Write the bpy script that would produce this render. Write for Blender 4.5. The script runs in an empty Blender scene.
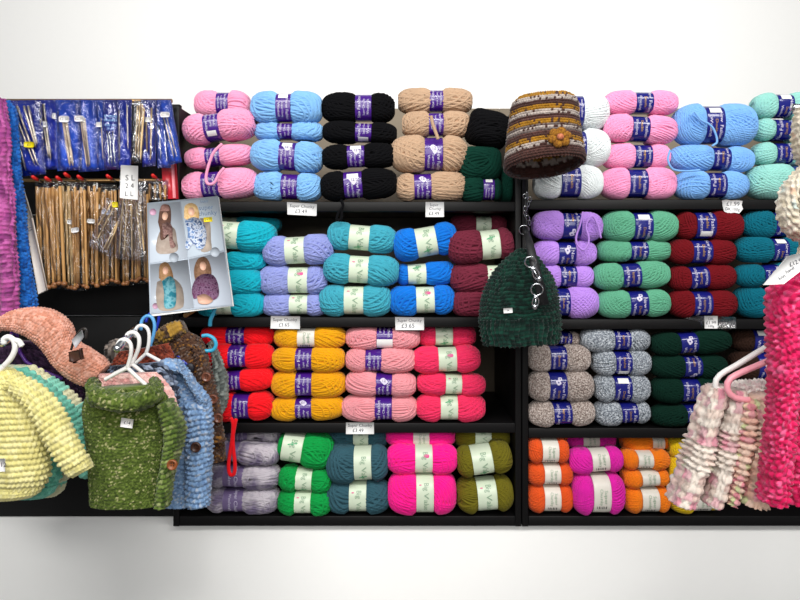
import bpy, math, random
import numpy as np
from mathutils import Vector, Matrix
PI = math.pi
sc = bpy.context.scene
C = sc.collection
# ------------------------------------------------------------------ camera frame
D, F, HX, HY, CZ = 1.36, 640.0, 400.0, 248.0, 1.5      # eye 1.36 m before the shelf fronts
def at(px, py, Y):
    s = (Y + D) / F
    return Vector(((px - HX) * s, Y, CZ + (HY - py) * s))
def sc_at(Y): return (Y + D) / F
cam = bpy.data.cameras.new('camera'); camo = bpy.data.objects.new('camera', cam); C.objects.link(camo)
camo.location = (0, -D, CZ); camo.rotation_euler = (PI / 2, 0, 0)
cam.sensor_width = 36; cam.lens = F / 800 * 36; cam.shift_y = -(300 - HY) / 800
cam.clip_start = 0.02
sc.camera = camo
# ------------------------------------------------------------------ materials
def lin(h):
    h = h.lstrip('#'); r = []
    for i in (0, 2, 4):
        c = int(h[i:i + 2], 16) / 255
        r.append(c / 12.92 if c <= 0.04045 else ((c + 0.055) / 1.055) ** 2.4)
    return np.array(r)
_mats = {}
def newmat(name):
    m = bpy.data.materials.new(name); m.use_nodes = True
    return m, m.node_tree.nodes, m.node_tree.links, m.node_tree.nodes['Principled BSDF']
def plain(name, hexc, rough=0.5, metal=0.0, spec=0.5, bump=0.0, bscale=200, vary=0.06, coat=0.0):
    if name in _mats: return _mats[name]
    m, N, L, b = newmat(name)
    c = lin(hexc)
    tc = N.new('ShaderNodeTexCoord'); no = N.new('ShaderNodeTexNoise'); no.inputs['Scale'].default_value = bscale
    no.inputs['Detail'].default_value = 4
    L.new(tc.outputs['Object'], no.inputs['Vector'])
    mx = N.new('ShaderNodeMix'); mx.data_type = 'RGBA'
    mx.inputs[6].default_value = (*np.clip(c * (1 - vary), 0, 1), 1); mx.inputs[7].default_value = (*np.clip(c * (1 + vary), 0, 1), 1)
    L.new(no.outputs['Fac'], mx.inputs[0]); L.new(mx.outputs[2], b.inputs['Base Color'])
    b.inputs['Roughness'].default_value = rough; b.inputs['Metallic'].default_value = metal
    b.inputs['Specular IOR Level'].default_value = spec; b.inputs['Coat Weight'].default_value = coat
    if bump:
        bp = N.new('ShaderNodeBump'); bp.inputs['Strength'].default_value = bump; bp.inputs['Distance'].default_value = 0.002
        L.new(no.outputs['Fac'], bp.inputs['Height']); L.new(bp.outputs['Normal'], b.inputs['Normal'])
    _mats[name] = m; return m
def yarn_mat(name, hexes, scale=60, sheen=0.25):
    """wool of one colour, or a tweed / variegated wool of two or three"""
    if name in _mats: return _mats[name]
    m, N, L, b = newmat(name)
    cs = [lin(h) for h in hexes]
    tc = N.new('ShaderNodeTexCoord'); no = N.new('ShaderNodeTexNoise'); no.inputs['Scale'].default_value = scale
    no.inputs['Detail'].default_value = 3
    L.new(tc.outputs['Object'], no.inputs['Vector'])
    rp = N.new('ShaderNodeValToRGB'); L.new(no.outputs['Fac'], rp.inputs['Fac'])
    e = rp.color_ramp.elements
    if len(cs) == 1:
        e[0].position = 0.25; e[0].color = (*cs[0] * 0.92, 1); e[1].position = 0.75; e[1].color = (*np.clip(cs[0] * 1.07, 0, 1), 1)
    else:
        e[0].position = 0.38; e[0].color = (*cs[0], 1); e[1].position = 0.62; e[1].color = (*cs[-1], 1)
        if len(cs) == 3:
            k = e.new(0.5); k.color = (*cs[1], 1)
    L.new(rp.outputs['Color'], b.inputs['Base Color'])
    b.inputs['Roughness'].default_value = 0.9; b.inputs['Specular IOR Level'].default_value = 0.12
    b.inputs['Sheen Weight'].default_value = sheen * min(1, 1.6 * float(np.mean(cs)) + .02); b.inputs['Sheen Roughness'].default_value = 0.5
    fz = N.new('ShaderNodeTexNoise'); fz.inputs['Scale'].default_value = 700; L.new(tc.outputs['Object'], fz.inputs['Vector'])
    bp = N.new('ShaderNodeBump'); bp.inputs['Strength'].default_value = 0.35; bp.inputs['Distance'].default_value = 0.0015
    L.new(fz.outputs['Fac'], bp.inputs['Height']); L.new(bp.outputs['Normal'], b.inputs['Normal'])
    _mats[name] = m; return m
def knit_mat():
    """knitted fabric: the colour of each stitch is stored on the mesh"""
    if 'knit' in _mats: return _mats['knit']
    m, N, L, b = newmat('knit')
    a = N.new('ShaderNodeAttribute'); a.attribute_name = 'Col'
    tc = N.new('ShaderNodeTexCoord'); fz = N.new('ShaderNodeTexNoise'); fz.inputs['Scale'].default_value = 420
    L.new(tc.outputs['Object'], fz.inputs['Vector'])
    L.new(a.outputs['Color'], b.inputs['Base Color'])
    bp = N.new('ShaderNodeBump'); bp.inputs['Strength'].default_value = 0.4; bp.inputs['Distance'].default_value = 0.002
    L.new(fz.outputs['Fac'], bp.inputs['Height']); L.new(bp.outputs['Normal'], b.inputs['Normal'])
    b.inputs['Roughness'].default_value = 0.92; b.inputs['Specular IOR Level'].default_value = 0.1
    b.inputs['Sheen Weight'].default_value = 0.2
    _mats['knit'] = m; return m
def film_mat(name='clear film', tint='#ffffff', amount=0.16):
    if name in _mats: return _mats[name]
    m, N, L, b = newmat(name); N.remove(b)
    out = N['Material Output']
    tr = N.new('ShaderNodeBsdfTransparent'); tr.inputs[0].default_value = (*lin(tint), 1)
    gl = N.new('ShaderNodeBsdfGlossy'); gl.inputs['Roughness'].default_value = 0.08
    fr = N.new('ShaderNodeFresnel'); fr.inputs['IOR'].default_value = 1.5
    ad = N.new('ShaderNodeMath'); ad.operation = 'ADD'; ad.inputs[1].default_value = amount
    mx = N.new('ShaderNodeMixShader')
    tc = N.new('ShaderNodeTexCoord'); no = N.new('ShaderNodeTexNoise'); no.inputs['Scale'].default_value = 55; no.inputs['Distortion'].default_value = 2.0
    L.new(tc.outputs['Object'], no.inputs['Vector'])
    bp = N.new('ShaderNodeBump'); bp.inputs['Strength'].default_value = 0.6; bp.inputs['Distance'].default_value = 0.005
    L.new(no.outputs['Fac'], bp.inputs['Height']); L.new(bp.outputs['Normal'], gl.inputs['Normal']); L.new(bp.outputs['Normal'], fr.inputs['Normal'])
    L.new(fr.outputs[0], ad.inputs[0]); L.new(ad.outputs[0], mx.inputs[0]); L.new(tr.outputs[0], mx.inputs[1]); L.new(gl.outputs[0], mx.inputs[2])
    L.new(mx.outputs[0], out.inputs['Surface'])
    _mats[name] = m; return m
# ------------------------------------------------------------------ mesh helpers
def mesh_np(name, V, Q, mats, parent=None, smooth=True, col=None, T=None):
    """V (n,3), Q (m,4) quads, T (k,3) triangles -> one mesh object"""
    V = np.asarray(V, dtype=np.float32).reshape(-1, 3)
    Q = np.zeros((0, 4), np.int32) if Q is None or len(Q) == 0 else np.asarray(Q, np.int32).reshape(-1, 4)
    T = np.zeros((0, 3), np.int32) if T is None or len(T) == 0 else np.asarray(T, np.int32).reshape(-1, 3)
    me = bpy.data.meshes.new(name)
    me.vertices.add(len(V)); me.vertices.foreach_set('co', V.ravel())
    nl = len(Q) * 4 + len(T) * 3
    me.loops.add(nl); me.loops.foreach_set('vertex_index', np.concatenate([Q.ravel(), T.ravel()]).astype(np.int32))
    me.polygons.add(len(Q) + len(T))
    st = np.concatenate([np.arange(len(Q)) * 4, len(Q) * 4 + np.arange(len(T)) * 3]).astype(np.int32)
    me.polygons.foreach_set('loop_start', st)
    me.update(calc_edges=True); me.validate()
    if smooth: me.polygons.foreach_set('use_smooth', np.ones(len(me.polygons), dtype=bool))
    if col is not None:
        ca = me.color_attributes.new('Col', 'FLOAT_COLOR', 'POINT')
        c4 = np.ones((len(V), 4), np.float32); c4[:, :3] = col
        ca.data.foreach_set('color', c4.ravel())
    for m in (mats if isinstance(mats, (list, tuple)) else [mats]): me.materials.append(m)
    o = bpy.data.objects.new(name, me); C.objects.link(o)
    if parent is not None: o.parent = parent
    return o
class MB:
    """collects simple shapes for one mesh"""
    def __init__(s): s.V = []; s.Q = []; s.T = []; s.n = 0
    def add(s, V, Q=(), T=()):
        V = np.asarray(V, float).reshape(-1, 3); s.V.append(V)
        if len(Q): s.Q.append(np.asarray(Q, int).reshape(-1, 4) + s.n)
        if len(T): s.T.append(np.asarray(T, int).reshape(-1, 3) + s.n)
        s.n += len(V); return s
    def box(s, x0, x1, y0, y1, z0, z1):
        V = [(x, y, z) for x in (x0, x1) for y in (y0, y1) for z in (z0, z1)]
        return s.add(V, [(0, 1, 3, 2), (4, 6, 7, 5), (0, 4, 5, 1), (2, 3, 7, 6), (0, 2, 6, 4), (1, 5, 7, 3)])
    def slab(s, corners, n, th):
        """thick polygon: corners in order, extruded by th along n"""
        P = [Vector(c) for c in corners]; n = Vector(n).normalized(); k = len(P)
        V = [tuple(p) for p in P] + [tuple(p + n * th) for p in P]
        if k == 4: s.add(V, [(0, 1, 2, 3), (7, 6, 5, 4)] + [(i, (i + 1) % 4 + 0, (i + 1) % 4 + 4, i + 4) for i in range(4)])
        else:
            c0 = sum(P, Vector()) / k
            V += [tuple(c0), tuple(c0 + n * th)]
            T = [(i, (i + 1) % k, 2 * k) for i in range(k)] + [(k + (i + 1) % k, k + i, 2 * k + 1) for i in range(k)]
            s.add(V, [(i, (i + 1) % k, (i + 1) % k + k, i + k) for i in range(k)], T)
        return s
    def tube(s, pts, r, seg=10, closed=False):
        P = np.array([tuple(p) for p in pts], float); n = len(P)
        R = np.full(n, r) if np.isscalar(r) else np.array(r, float)
        if closed: Tn = np.roll(P, -1, 0) - np.roll(P, 1, 0)
        else: Tn = np.gradient(P, axis=0)
        Tn /= np.linalg.norm(Tn, axis=1)[:, None] + 1e-12
        up = np.array([0, 1, 0.03]); B = np.cross(Tn, up); B /= np.linalg.norm(B, axis=1)[:, None] + 1e-9
        Nn = np.cross(B, Tn)
        th = np.arange(seg) * 2 * PI / seg
        V = (P[:, None] + R[:, None, None] * (np.cos(th)[None, :, None] * B[:, None] + np.sin(th)[None, :, None] * Nn[:, None])).reshape(-1, 3)
        Q = []; m = n if closed else n - 1
        for i in range(m):
            j = (i + 1) % n
            for k in range(seg): Q.append((i * seg + k, i * seg + (k + 1) % seg, j * seg + (k + 1) % seg, j * seg + k))
        T = []
        if not closed:
            V = np.vstack([V, P[0] - Tn[0] * R[0] * .4, P[-1] + Tn[-1] * R[-1] * .4])
            a = n * seg
            for k in range(seg):
                T.append((a, (k + 1) % seg, k)); T.append((a + 1, (n - 1) * seg + k, (n - 1) * seg + (k + 1) % seg))
        return s.add(V, Q, T)
    def ball(s, c, rx, ry, rz, nu=16, nv=10):
        V = [(c[0], c[1], c[2] + rz)]
        for i in range(1, nv):
            a = PI * i / nv
            for k in range(nu): V.append((c[0] + rx * math.sin(a) * math.cos(2 * PI * k / nu), c[1] + ry * math.sin(a) * math.sin(2 * PI * k / nu), c[2] + rz * math.cos(a)))
        V.append((c[0], c[1], c[2] - rz)); Q = []; T = []
        for k in range(nu):
            T.append((0, 1 + k, 1 + (k + 1) % nu)); T.append((len(V) - 1, 1 + (nv - 2) * nu + (k + 1) % nu, 1 + (nv - 2) * nu + k))
            for i in range(nv - 2): Q.append((1 + i * nu + k, 1 + (i + 1) * nu + k, 1 + (i + 1) * nu + (k + 1) % nu, 1 + i * nu + (k + 1) % nu))
        return s.add(V, Q, T)
    def disc(s, c, r, th, n=24, hole=()):
        """button-like disc facing -Y"""
        c = Vector(c); V = []; 
        prof = [(0.0, .55), (.62, .55), (.72, 1.0), (.9, 1.0), (1.0, .5), (1.0, 0), (0, 0)]
        for (q, h) in prof:
            for k in range(n): V.append((c.x + q * r * math.cos(2 * PI * k / n), c.y - h * th, c.z + q * r * math.sin(2 * PI * k / n)))
        Q = []
        for i in range(len(prof) - 1):
            for k in range(n): Q.append((i * n + k, i * n + (k + 1) % n, (i + 1) * n + (k + 1) % n, (i + 1) * n + k))
        return s.add(V, Q)
    def build(s, name, mat, parent=None, smooth=False, bevel=0):
        V = np.vstack(s.V); Q = np.vstack(s.Q) if s.Q else None; T = np.vstack(s.T) if s.T else None
        o = mesh_np(name, V, Q, mat, parent, smooth, None, T)
        if bevel:
            b = o.modifiers.new('bevel', 'BEVEL'); b.width = bevel; b.segments = 2; b.limit_method = 'ANGLE'
        return o
def smooth_pts(P, n, closed=False):
    """Catmull-Rom through control rows (any dimension)"""
    P = np.asarray(P, float); k = len(P)
    d = np.r_[0, np.cumsum(np.maximum(1e-6, np.linalg.norm(np.diff(P[:, :min(4, P.shape[1])], axis=0), axis=1)))]; d /= d[-1]
    u = np.linspace(0, 1, n); out = np.zeros((n, P.shape[1]))
    M = np.zeros_like(P)
    for i in range(k):
        a, b = max(0, i - 1), min(k - 1, i + 1); M[i] = (P[b] - P[a]) / (d[b] - d[a])
    idx = np.clip(np.searchsorted(d, u, side='right') - 1, 0, k - 2)
    h = (d[idx + 1] - d[idx]); t = ((u - d[idx]) / h)[:, None]; h = h[:, None]
    out = (2 * t**3 - 3 * t**2 + 1) * P[idx] + (t**3 - 2 * t**2 + t) * h * M[idx] + (-2 * t**3 + 3 * t**2) * P[idx + 1] + (t**3 - t**2) * h * M[idx + 1]
    return out
def wire(ctrl, n=24):
    """smooth path through (px, py, Y) points"""
    return [at(*p) for p in smooth_pts([(a, b, c * 400) for a, b, c in ctrl], n) * np.array([1, 1, 1 / 400])]
_txt = {}
def text_mesh(s):
    """glyphs as (verts n x 2, tris) with cap height about 0.7, centred"""
    if s in _txt: return _txt[s]
    cu = bpy.data.curves.new('t', 'FONT'); cu.body = s; cu.align_x = 'CENTER'; cu.align_y = 'CENTER'; cu.resolution_u = 2
    o = bpy.data.objects.new('t', cu); C.objects.link(o)
    dg = bpy.context.evaluated_depsgraph_get(); dg.update(); ev = o.evaluated_get(dg); me = ev.to_mesh()
    me.calc_loop_triangles()
    V = np.array([(v.co.x, v.co.y) for v in me.vertices]).reshape(-1, 2); T = np.array([tuple(t.vertices) for t in me.loop_triangles]).reshape(-1, 3)
    ev.to_mesh_clear(); bpy.data.objects.remove(o); bpy.data.curves.remove(cu)
    _txt[s] = (V, T); return V, T
def tag(o, label, cat, group=None, kind=None):
    o['label'] = label; o['category'] = cat
    if group: o['group'] = group
    if kind: o['kind'] = kind
    return o
def thing(name, loc, label, cat, group=None):
    o = bpy.data.objects.new(name, None); o.empty_display_size = 0.03; C.objects.link(o); o.location = loc
    return tag(o, label, cat, group)
def under(o, parent):
    """parent keeping the world position (o is built in world coordinates, parent has only a location)"""
    o.parent = parent; o.matrix_parent_inverse = Matrix.Translation(-parent.location)
    return o
def structure(o): o['kind'] = 'structure'; return o
# ------------------------------------------------------------------ setting
white_wall = plain('white wall paint', '#f4f4f2', 0.85, bump=0.05, bscale=60, vary=0.01)
black_wood = plain('black-brown laminate', '#0a090a', 0.5, bump=0.08, bscale=90, vary=0.2, spec=0.25)
taupe = plain('taupe back board', '#8f8372', 0.7, vary=0.1, bscale=20)
black_board = plain('black slat board', '#0a0a0b', 0.6, vary=0.2, bscale=30, spec=0.2)
structure(MB().box(-2.2, 2.2, 0.335, 0.43, 0, 2.9).build('wall_back', white_wall))
structure(MB().box(-2.2, 2.2, -3.2, 0.43, -0.06, 0).build('floor', plain('grey vinyl floor', '#8d8a86', 0.5, bscale=15)))
structure(MB().box(-1.6, 1.6, 0.012, 0.335, 0, 0.906).build('wall_base', white_wall))
SHL = [1.5985, 1.3528, 1.1278, 0.9300]     # shelf tops, left unit
SHR = [1.6028, 1.3485, 1.1170, 0.9300]
TH = 0.021
DEPTH = 0.30; PT = 0.0135
def shelving(name, xa, xb, shelves, label, top):
    t = thing(name, ((xa + xb) / 2, 0.15, 0.907), label, 'shelving unit', 'black shelving units')
    for k, z in enumerate(shelves):
        x = MB().box(xa + PT, xb - PT, 0, DEPTH, z - TH, z).build('shelf', black_wood, bevel=0.0015); under(x, t)
    for x0 in (xa, xb - PT):
        under(MB().box(x0, x0 + PT - .0002, 0.0, DEPTH, 0.908, top).build('side_panel', black_wood, bevel=0.0015), t)
    under(MB().box(xa, xb, DEPTH + .001, DEPTH + 0.012, 0.908, 1.862).build('back_panel', taupe), t)
    return t
XD = (521.5 - HX) * sc_at(0)
XL0 = (173 - HX) * sc_at(0)
XR1 = (848 - HX) * sc_at(0)
shelving('shelving_unit', XL0, XD, SHL, 'black shelving unit of chunky wool left of the hanging hats', 1.80)
shelving('shelving_unit', XD + 0.0015, XR1, SHR, 'black shelving unit of navy-banded wool right of the hanging hats', 1.80)
# black display board on the left with a needle rail and an arm for hangers
db = thing('display_board', (-0.85, 0.06, 0.907), 'black slatted display board behind the needle packets', 'display board')
mb = MB(); zt = 0.908; 
for z1 in (1.13, 1.352, 1.575, 1.82):
    mb.box(-1.3, XL0 - 0.003, 0.05, 0.066, zt, z1 - 0.003); zt = z1
under(mb.build('slat_panel', black_board, bevel=0.002), db)
chrome = plain('chrome', '#c9ccd0', 0.18, 1.0)
brass = plain('brushed brass rail', '#9a7a50', 0.3, 0.9)
under(MB().tube([at(-40, 180.5, -0.004), at(172, 180.5, -0.004)], 0.0045, 12).build('rail', brass, smooth=True), db)
under(MB().tube([at(-40, 101, -0.022), at(172, 101, -0.022)], 0.0045, 12).build('rail', brass, smooth=True), db)
red_tip = plain('red plastic tip', '#d3231c', 0.35)
for px, py in ((36, 179.5), (49, 180.5), (60, 180), (68, 176.5), (81, 179), (110, 178.5), (155, 178)):
    p = at(px, py, -0.055)
    h = under(MB().tube([(p.x, 0.05, p.z - 0.001), (p.x, -0.03, p.z - 0.003), (p.x, -0.055, p.z)], 0.0022, 8).build('hook', chrome, smooth=True), db)
    under(MB().tube([(p.x, -0.050, p.z), (p.x, -0.061, p.z + 0.002), (p.x, -0.068, p.z + 0.005)], [0.0034, 0.004, 0.003], 10).build('hook_tip', red_tip, smooth=True), h).matrix_parent_inverse = Matrix.Identity(4)
under(MB().tube([at(150, 312, 0.05), at(117, 349, -0.37)], 0.006, 14).build('hanger_arm', chrome, smooth=True), db)
under(MB().tube([at(20, 331, 0.05), at(2, 343, -0.37)], 0.006, 14).build('hanger_arm', chrome, smooth=True), db)

# ------------------------------------------------------------------ yarn balls
EX = 2 / 2.5
def cs(phi):
    c, s = np.cos(phi), np.sin(phi)
    return np.sign(c) * np.abs(c) ** EX, np.sign(s) * np.abs(s) ** EX
def prof(t): return np.maximum(0, 1 - np.abs(np.clip(t, -1, 1)) ** 4.2) ** (1 / 2.5)
def yarn_geo(a, ry, rz, tb, bw, sw, seed, messy, notch=1.0):
    """strands wound lengthwise in crossing swathes over a core; returns V, Q"""
    rg = np.random.RandomState(seed)
    hb = bw / a
    rbar = (ry + rz) / 2
    def radius(t):
        r = prof(t)
        return r * (1 - 0.20 * notch * np.exp(-(np.abs(t - tb) / (hb * 1.28)) ** 6) + 0.02 * np.cos(6 * t + seed))
    VV = []; QQ = []; n0 = 0
    # core
    nt, nph = 26, 28
    tt = -np.cos(np.linspace(0, PI, nt)); ph = np.arange(nph) * 2 * PI / nph
    cy, cz = cs(ph)
    R = radius(tt) * 0.96
    core = np.stack([np.repeat(a * tt[:, None] * .97, nph, 1), ry * R[:, None] * cy[None], rz * R[:, None] * cz[None]], -1).reshape(-1, 3)
    VV.append(core)
    for i in range(nt - 1):
        k = np.arange(nph); QQ.append(np.stack([i * nph + k, i * nph + (k + 1) % nph, (i + 1) * nph + (k + 1) % nph, (i + 1) * nph + k], -1))
    n0 = len(core)
    step = sw / rbar
    loops = []       # (beta, phi, d, lift)
    nb = int(math.ceil(PI / step))
    per = 5 if sw > .004 else 8
    for k in range(nb):
        g = k // per
        b = 0.20 * math.sin(g * 2.4 + seed)
        loops.append((b, k * step + 0.02 * rg.randn(), 0.0, 0.0))
    ns = 7 if sw > .004 else 9
    for s in range(ns):
        b = rg.uniform(0.12, 0.75) * rg.choice((-1, 1)) * messy; f0 = rg.uniform(0, PI); d0 = rg.uniform(-.25, .25)
        m = rg.randint(per - 2, per + 3)
        for k in range(m):
            loops.append((b + 0.012 * rg.randn(), f0 + 0.01 * rg.randn(), d0 + (k - m / 2) * step, 0.35 + (0.9 if sw > .004 else 1.9) * s / ns))
    ng = 44
    th = np.arange(ng) * 2 * PI / ng
    for (b, f, d, lf) in loops:
        if abs(d) > .8: continue
        n = np.array([math.sin(b), math.cos(b) * math.cos(f), math.cos(b) * math.sin(f)])
        e1 = np.array([math.cos(b), -math.sin(b) * math.cos(f), -math.sin(b) * math.sin(f)])
        e2 = np.cross(n, e1)
        P = n * d + math.sqrt(1 - d * d) * (np.cos(th)[:, None] * e1 + np.sin(th)[:, None] * e2)
        x = np.clip(P[:, 0], -1, 1); t = np.sign(x) * np.abs(x) ** 0.92 * 0.985
        phi = np.arctan2(P[:, 2], P[:, 1]); yy, zz = cs(phi)
        up = (0.25 + lf * 0.55) * sw
        r = radius(t) * 0.965
        fade = 1 - 0.9 * notch * np.exp(-(np.abs(t - tb) / (hb * 1.25)) ** 6)
        Pn = np.stack([a * t * 0.985, ry * r * yy, rz * r * zz], -1)
        Nn = np.stack([a * 0.0 + np.sign(t) * np.abs(t) ** 2.2 / a, yy * r / ry, zz * r / rz], -1); Nn /= np.linalg.norm(Nn, axis=1)[:, None] + 1e-9
        Pn = Pn + Nn * (up * fade)[:, None] * 0.55
        Tn = np.roll(Pn, -1, 0) - np.roll(Pn, 1, 0); Tn /= np.linalg.norm(Tn, axis=1)[:, None] + 1e-9
        B = np.cross(Tn, Nn); B /= np.linalg.norm(B, axis=1)[:, None] + 1e-9
        offs = [(-.5, -.55), (-.34, .12), (0.0, .40), (.34, .12), (.5, -.55)]
        ring = np.stack([Pn + B * (o1 * sw * 1.03) + Nn * (o2 * sw * (0.35 + .65 * fade))[:, None] for o1, o2 in offs], 1)
        VV.append(ring.reshape(-1, 3)); m = len(offs); k = np.arange(ng)
        for q in range(m - 1):
            QQ.append(np.stack([n0 + k * m + q, n0 + k * m + q + 1, n0 + ((k + 1) % ng) * m + q + 1, n0 + ((k + 1) % ng) * m + q], -1))
        n0 += ng * m
    V = np.vstack(VV); 
    # flatten what the neighbours press on
    V[:, 2] = np.clip(V[:, 2], -rz * 1.015, rz * 1.015); V[:, 0] = np.clip(V[:, 0], -a, a)
    V[:, 1] = np.clip(V[:, 1], -ry * 1.06, ry * 1.06)
    return V, np.vstack(QQ)
BANDS = {
    'purple': dict(mat=plain('purple band paper', '#431980', 0.26, vary=0.08, bscale=300, coat=0.3), name='purple'),
    'navy': dict(mat=plain('navy band paper', '#171c74', 0.2, vary=0.08, bscale=300, coat=0.4), name='navy'),
    'cream': dict(mat=plain('pale green band paper', '#d3e0c8', 0.4, vary=0.05, bscale=120), name='pale green'),
    'white': dict(mat=plain('off white band paper', '#e2ddd2', 0.4, vary=0.03, bscale=120), name='off-white'),
    'lilac': dict(mat=plain('dusty mauve band paper', '#6f5f88', 0.35, vary=0.06, bscale=200), name='mauve'),
}
ink_white = plain('white ink', '#d5cfe6', 0.4, vary=0.0)
ink_gold = plain('gold ink', '#c79a55', 0.35, 0.4, vary=0.0)
ink_dark = plain('dark ink', '#20202a', 0.5, vary=0.0)
ink_green = plain('green ink', '#35a86b', 0.5, vary=0.0)
ink_pink = plain('pink ink', '#e0448d', 0.5, vary=0.0)
ink_sage = plain('grey green ink', '#8fab90', 0.5, vary=0.0)
paper = plain('white paper', '#eeeeec', 0.5, vary=0.02)
def add_band(root, cz, a, ry, rz, tb, bw, kind, marks, seed):
    rg = random.Random(seed)
    B = BANDS[kind]; rr = float(prof(np.array([tb]))[0]) * 0.90
    xc = a * tb
    nph = 56; ph = np.arange(nph) * 2 * PI / nph
    cy, c_z = cs(ph)
    us = np.array([-1, -.9, 0, .9, 1]) * bw; hs = np.array([.992, 1.0, 1.0, 1.0, .992])
    V = np.stack([np.stack([np.full(nph, xc + u), -ry * rr * h * cy, rz * rr * h * c_z], -1) for u, h in zip(us, hs)], 0).reshape(-1, 3)
    # inner skin so that the paper has a thickness
    V2 = V * np.array([1, .985, .985])
    V = np.vstack([V, V2]); n1 = 5 * nph; k = np.arange(nph); Q = []
    for i in range(4):
        Q.append(np.stack([i * nph + k, i * nph + (k + 1) % nph, (i + 1) * nph + (k + 1) % nph, (i + 1) * nph + k], -1))
        Q.append(np.stack([n1 + i * nph + k, n1 + (i + 1) * nph + k, n1 + (i + 1) * nph + (k + 1) % nph, n1 + i * nph + (k + 1) % nph], -1))
    for i in (0, 4): Q.append(np.stack([i * nph + k, i * nph + (k + 1) % nph, n1 + i * nph + (k + 1) % nph, n1 + i * nph + k], -1))
    band = mesh_np('paper_band', V, np.vstack(Q), B['mat'], root); band.location = (0, 0, cz)
    flip = -1 if 'f' in marks else 1
    shift = rg.uniform(-.15, .15)
    def put(P2, lift):
        """P2: (n,2) x along the band downwards (m), y across the band (m)"""
        s = P2[:, 0] * flip; y = P2[:, 1] * flip
        phi = shift - s / ((ry + rz) / 2 * rr)
        c, s_ = cs(phi)
        k_ = (rr + lift / rz)
        return np.stack([xc + y, -ry * k_ * c, rz * k_ * s_], -1)
    def letters(items, mat, name='lettering'):
        VV = []; TT = []; n = 0
        for (s, size, x0, y0) in items:
            V2, T2 = text_mesh(s); P = V2 * size + np.array([x0, y0])
            VV.append(put(P, .0009)); TT.append(T2 + n); n += len(P)
        o = mesh_np(name, np.vstack(VV), None, mat, band, False, None, np.vstack(TT)); return o
    def patch(x0, x1, y0, y1, mat, name, rot=0.0, rnd=True, lift=.0007):
        n = 10 ; P = []
        cx, cy_ = (x0 + x1) / 2, (y0 + y1) / 2; hx, hy = (x1 - x0) / 2, (y1 - y0) / 2
        for i in range(n):
            for j in range(n):
                u, v = -1 + 2 * i / (n - 1), -1 + 2 * j / (n - 1)
                if rnd:   # square to rounded
                    q = max(abs(u), abs(v)); l = math.hypot(u, v) or 1; k_ = (q / l) ** 0.55; u, v = u * k_, v * k_
                x, y = u * hx, v * hy
                P.append((cx + x * math.cos(rot) - y * math.sin(rot), cy_ + x * math.sin(rot) + y * math.cos(rot)))
        Q = [(i * n + j, i * n + j + 1, (i + 1) * n + j + 1, (i + 1) * n + j) for i in range(n - 1) for j in range(n - 1)]
        return mesh_np(name, put(np.array(P), lift), Q, mat, band, False)
    H = rz * rr * 1.2
    if kind in ('purple', 'navy'):
        off = 0.0
        if 'e' in marks:       # tilted white needle-size badge
            off = -0.016 if 'b' in marks else 0.017; ex = 0.018 if 'b' in marks else -0.010
            if kind == 'purple':
                patch(ex - .0085, ex + .0085, -.0058, .0058, ink_white, 'badge', 0.7)
                V2, T2 = text_mesh('12'); th_ = 0.0
                P = V2 * .0085 @ np.array([[0, 1], [-1, 0]]) + np.array([ex, 0]); mesh_np('badge_number', put(P, .0013), None, ink_dark, band, False, None, T2)
            else:              # white emblem of two round lobes
                e1 = patch(ex - .010, ex - .001, -.0015, .0068, ink_white, 'emblem')
                patch(ex - .003, ex + .0085, -.0062, .0038, ink_white, 'emblem', 0.5)
                patch(ex - .0068, ex - .0042, .0012, .0042, BANDS['navy']['mat'], 'emblem_spot', lift=.0012); patch(ex + .0015, ex + .0045, -.0028, .0004, BANDS['navy']['mat'], 'emblem_spot', lift=.0012)
        if 'w' in marks:       # white washing instructions
            wx = 0.02 if 'b' in marks else -0.020
            patch(wx - .0075, wx + .0075, -bw * .62, bw * .62, paper, 'care_panel', rnd=False)
            off = -.006 if 'b' in marks else .012
        if 'W' in marks:
            patch(-.002, .022, -bw * .97, bw * .97, paper, 'care_panel', rnd=False); off = -.03
        e = bw * 2
        if kind == 'purple':
            letters([('New Fashion', e * .27, off, e * .26), ('Super Chunky', e * .17, off, -e * .03), ('Woolcraft', e * .21, off, -e * .28)], ink_white)
        else:
            letters([('New Fashion', e * .26, off, e * .27), ('Woolcraft', e * .22, off + .003, -e * .29)], ink_white)
            letters([('Double', e * .2, off, 0.0)], ink_gold, 'gold_lettering')
    elif kind == 'cream':
        e = bw * 2
        letters([('Big Value', e * .40, .002, e * .06)], ink_sage)
        if 'e' in marks: patch(-.019, -.011, -e * .02, e * .3, ink_pink, 'flower_mark')
        elif 'g' in marks:
            x0 = .018 if 'b' in marks else -.018
            patch(x0 - .005, x0 + .005, -e * .05, e * .05, ink_green, 'leaf_mark', 0.2); patch(x0 - .0015, x0 + .0015, -e * .25, e * .25, ink_green, 'leaf_mark', 0.3)
        else: patch(-.021, -.0185, -e * .35, -e * .2, ink_pink, 'flower_mark')
    elif kind == 'white':
        e = bw * 2
        letters([('Super', e * .26, -.004, e * .18), ('Chunky', e * .24, -.004, -e * .08)], ink_sage)
        for q in range(6): patch(.012 + 0, .019, -e * .32 + q * e * .1, -e * .32 + q * e * .1 + e * (.05 if q % 2 else .03), ink_dark, 'barcode_bar', rnd=False)
    else:
        letters([('Super Chunky', bw * .5, 0, bw * .3), ('Woolcraft', bw * .4, 0, -bw * .3)], ink_white)
    return band
POS = ['topmost', 'second from the top', 'third from the top', 'fourth from the top', 'fifth from the top']
NB = [0]; BALL = {}
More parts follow.
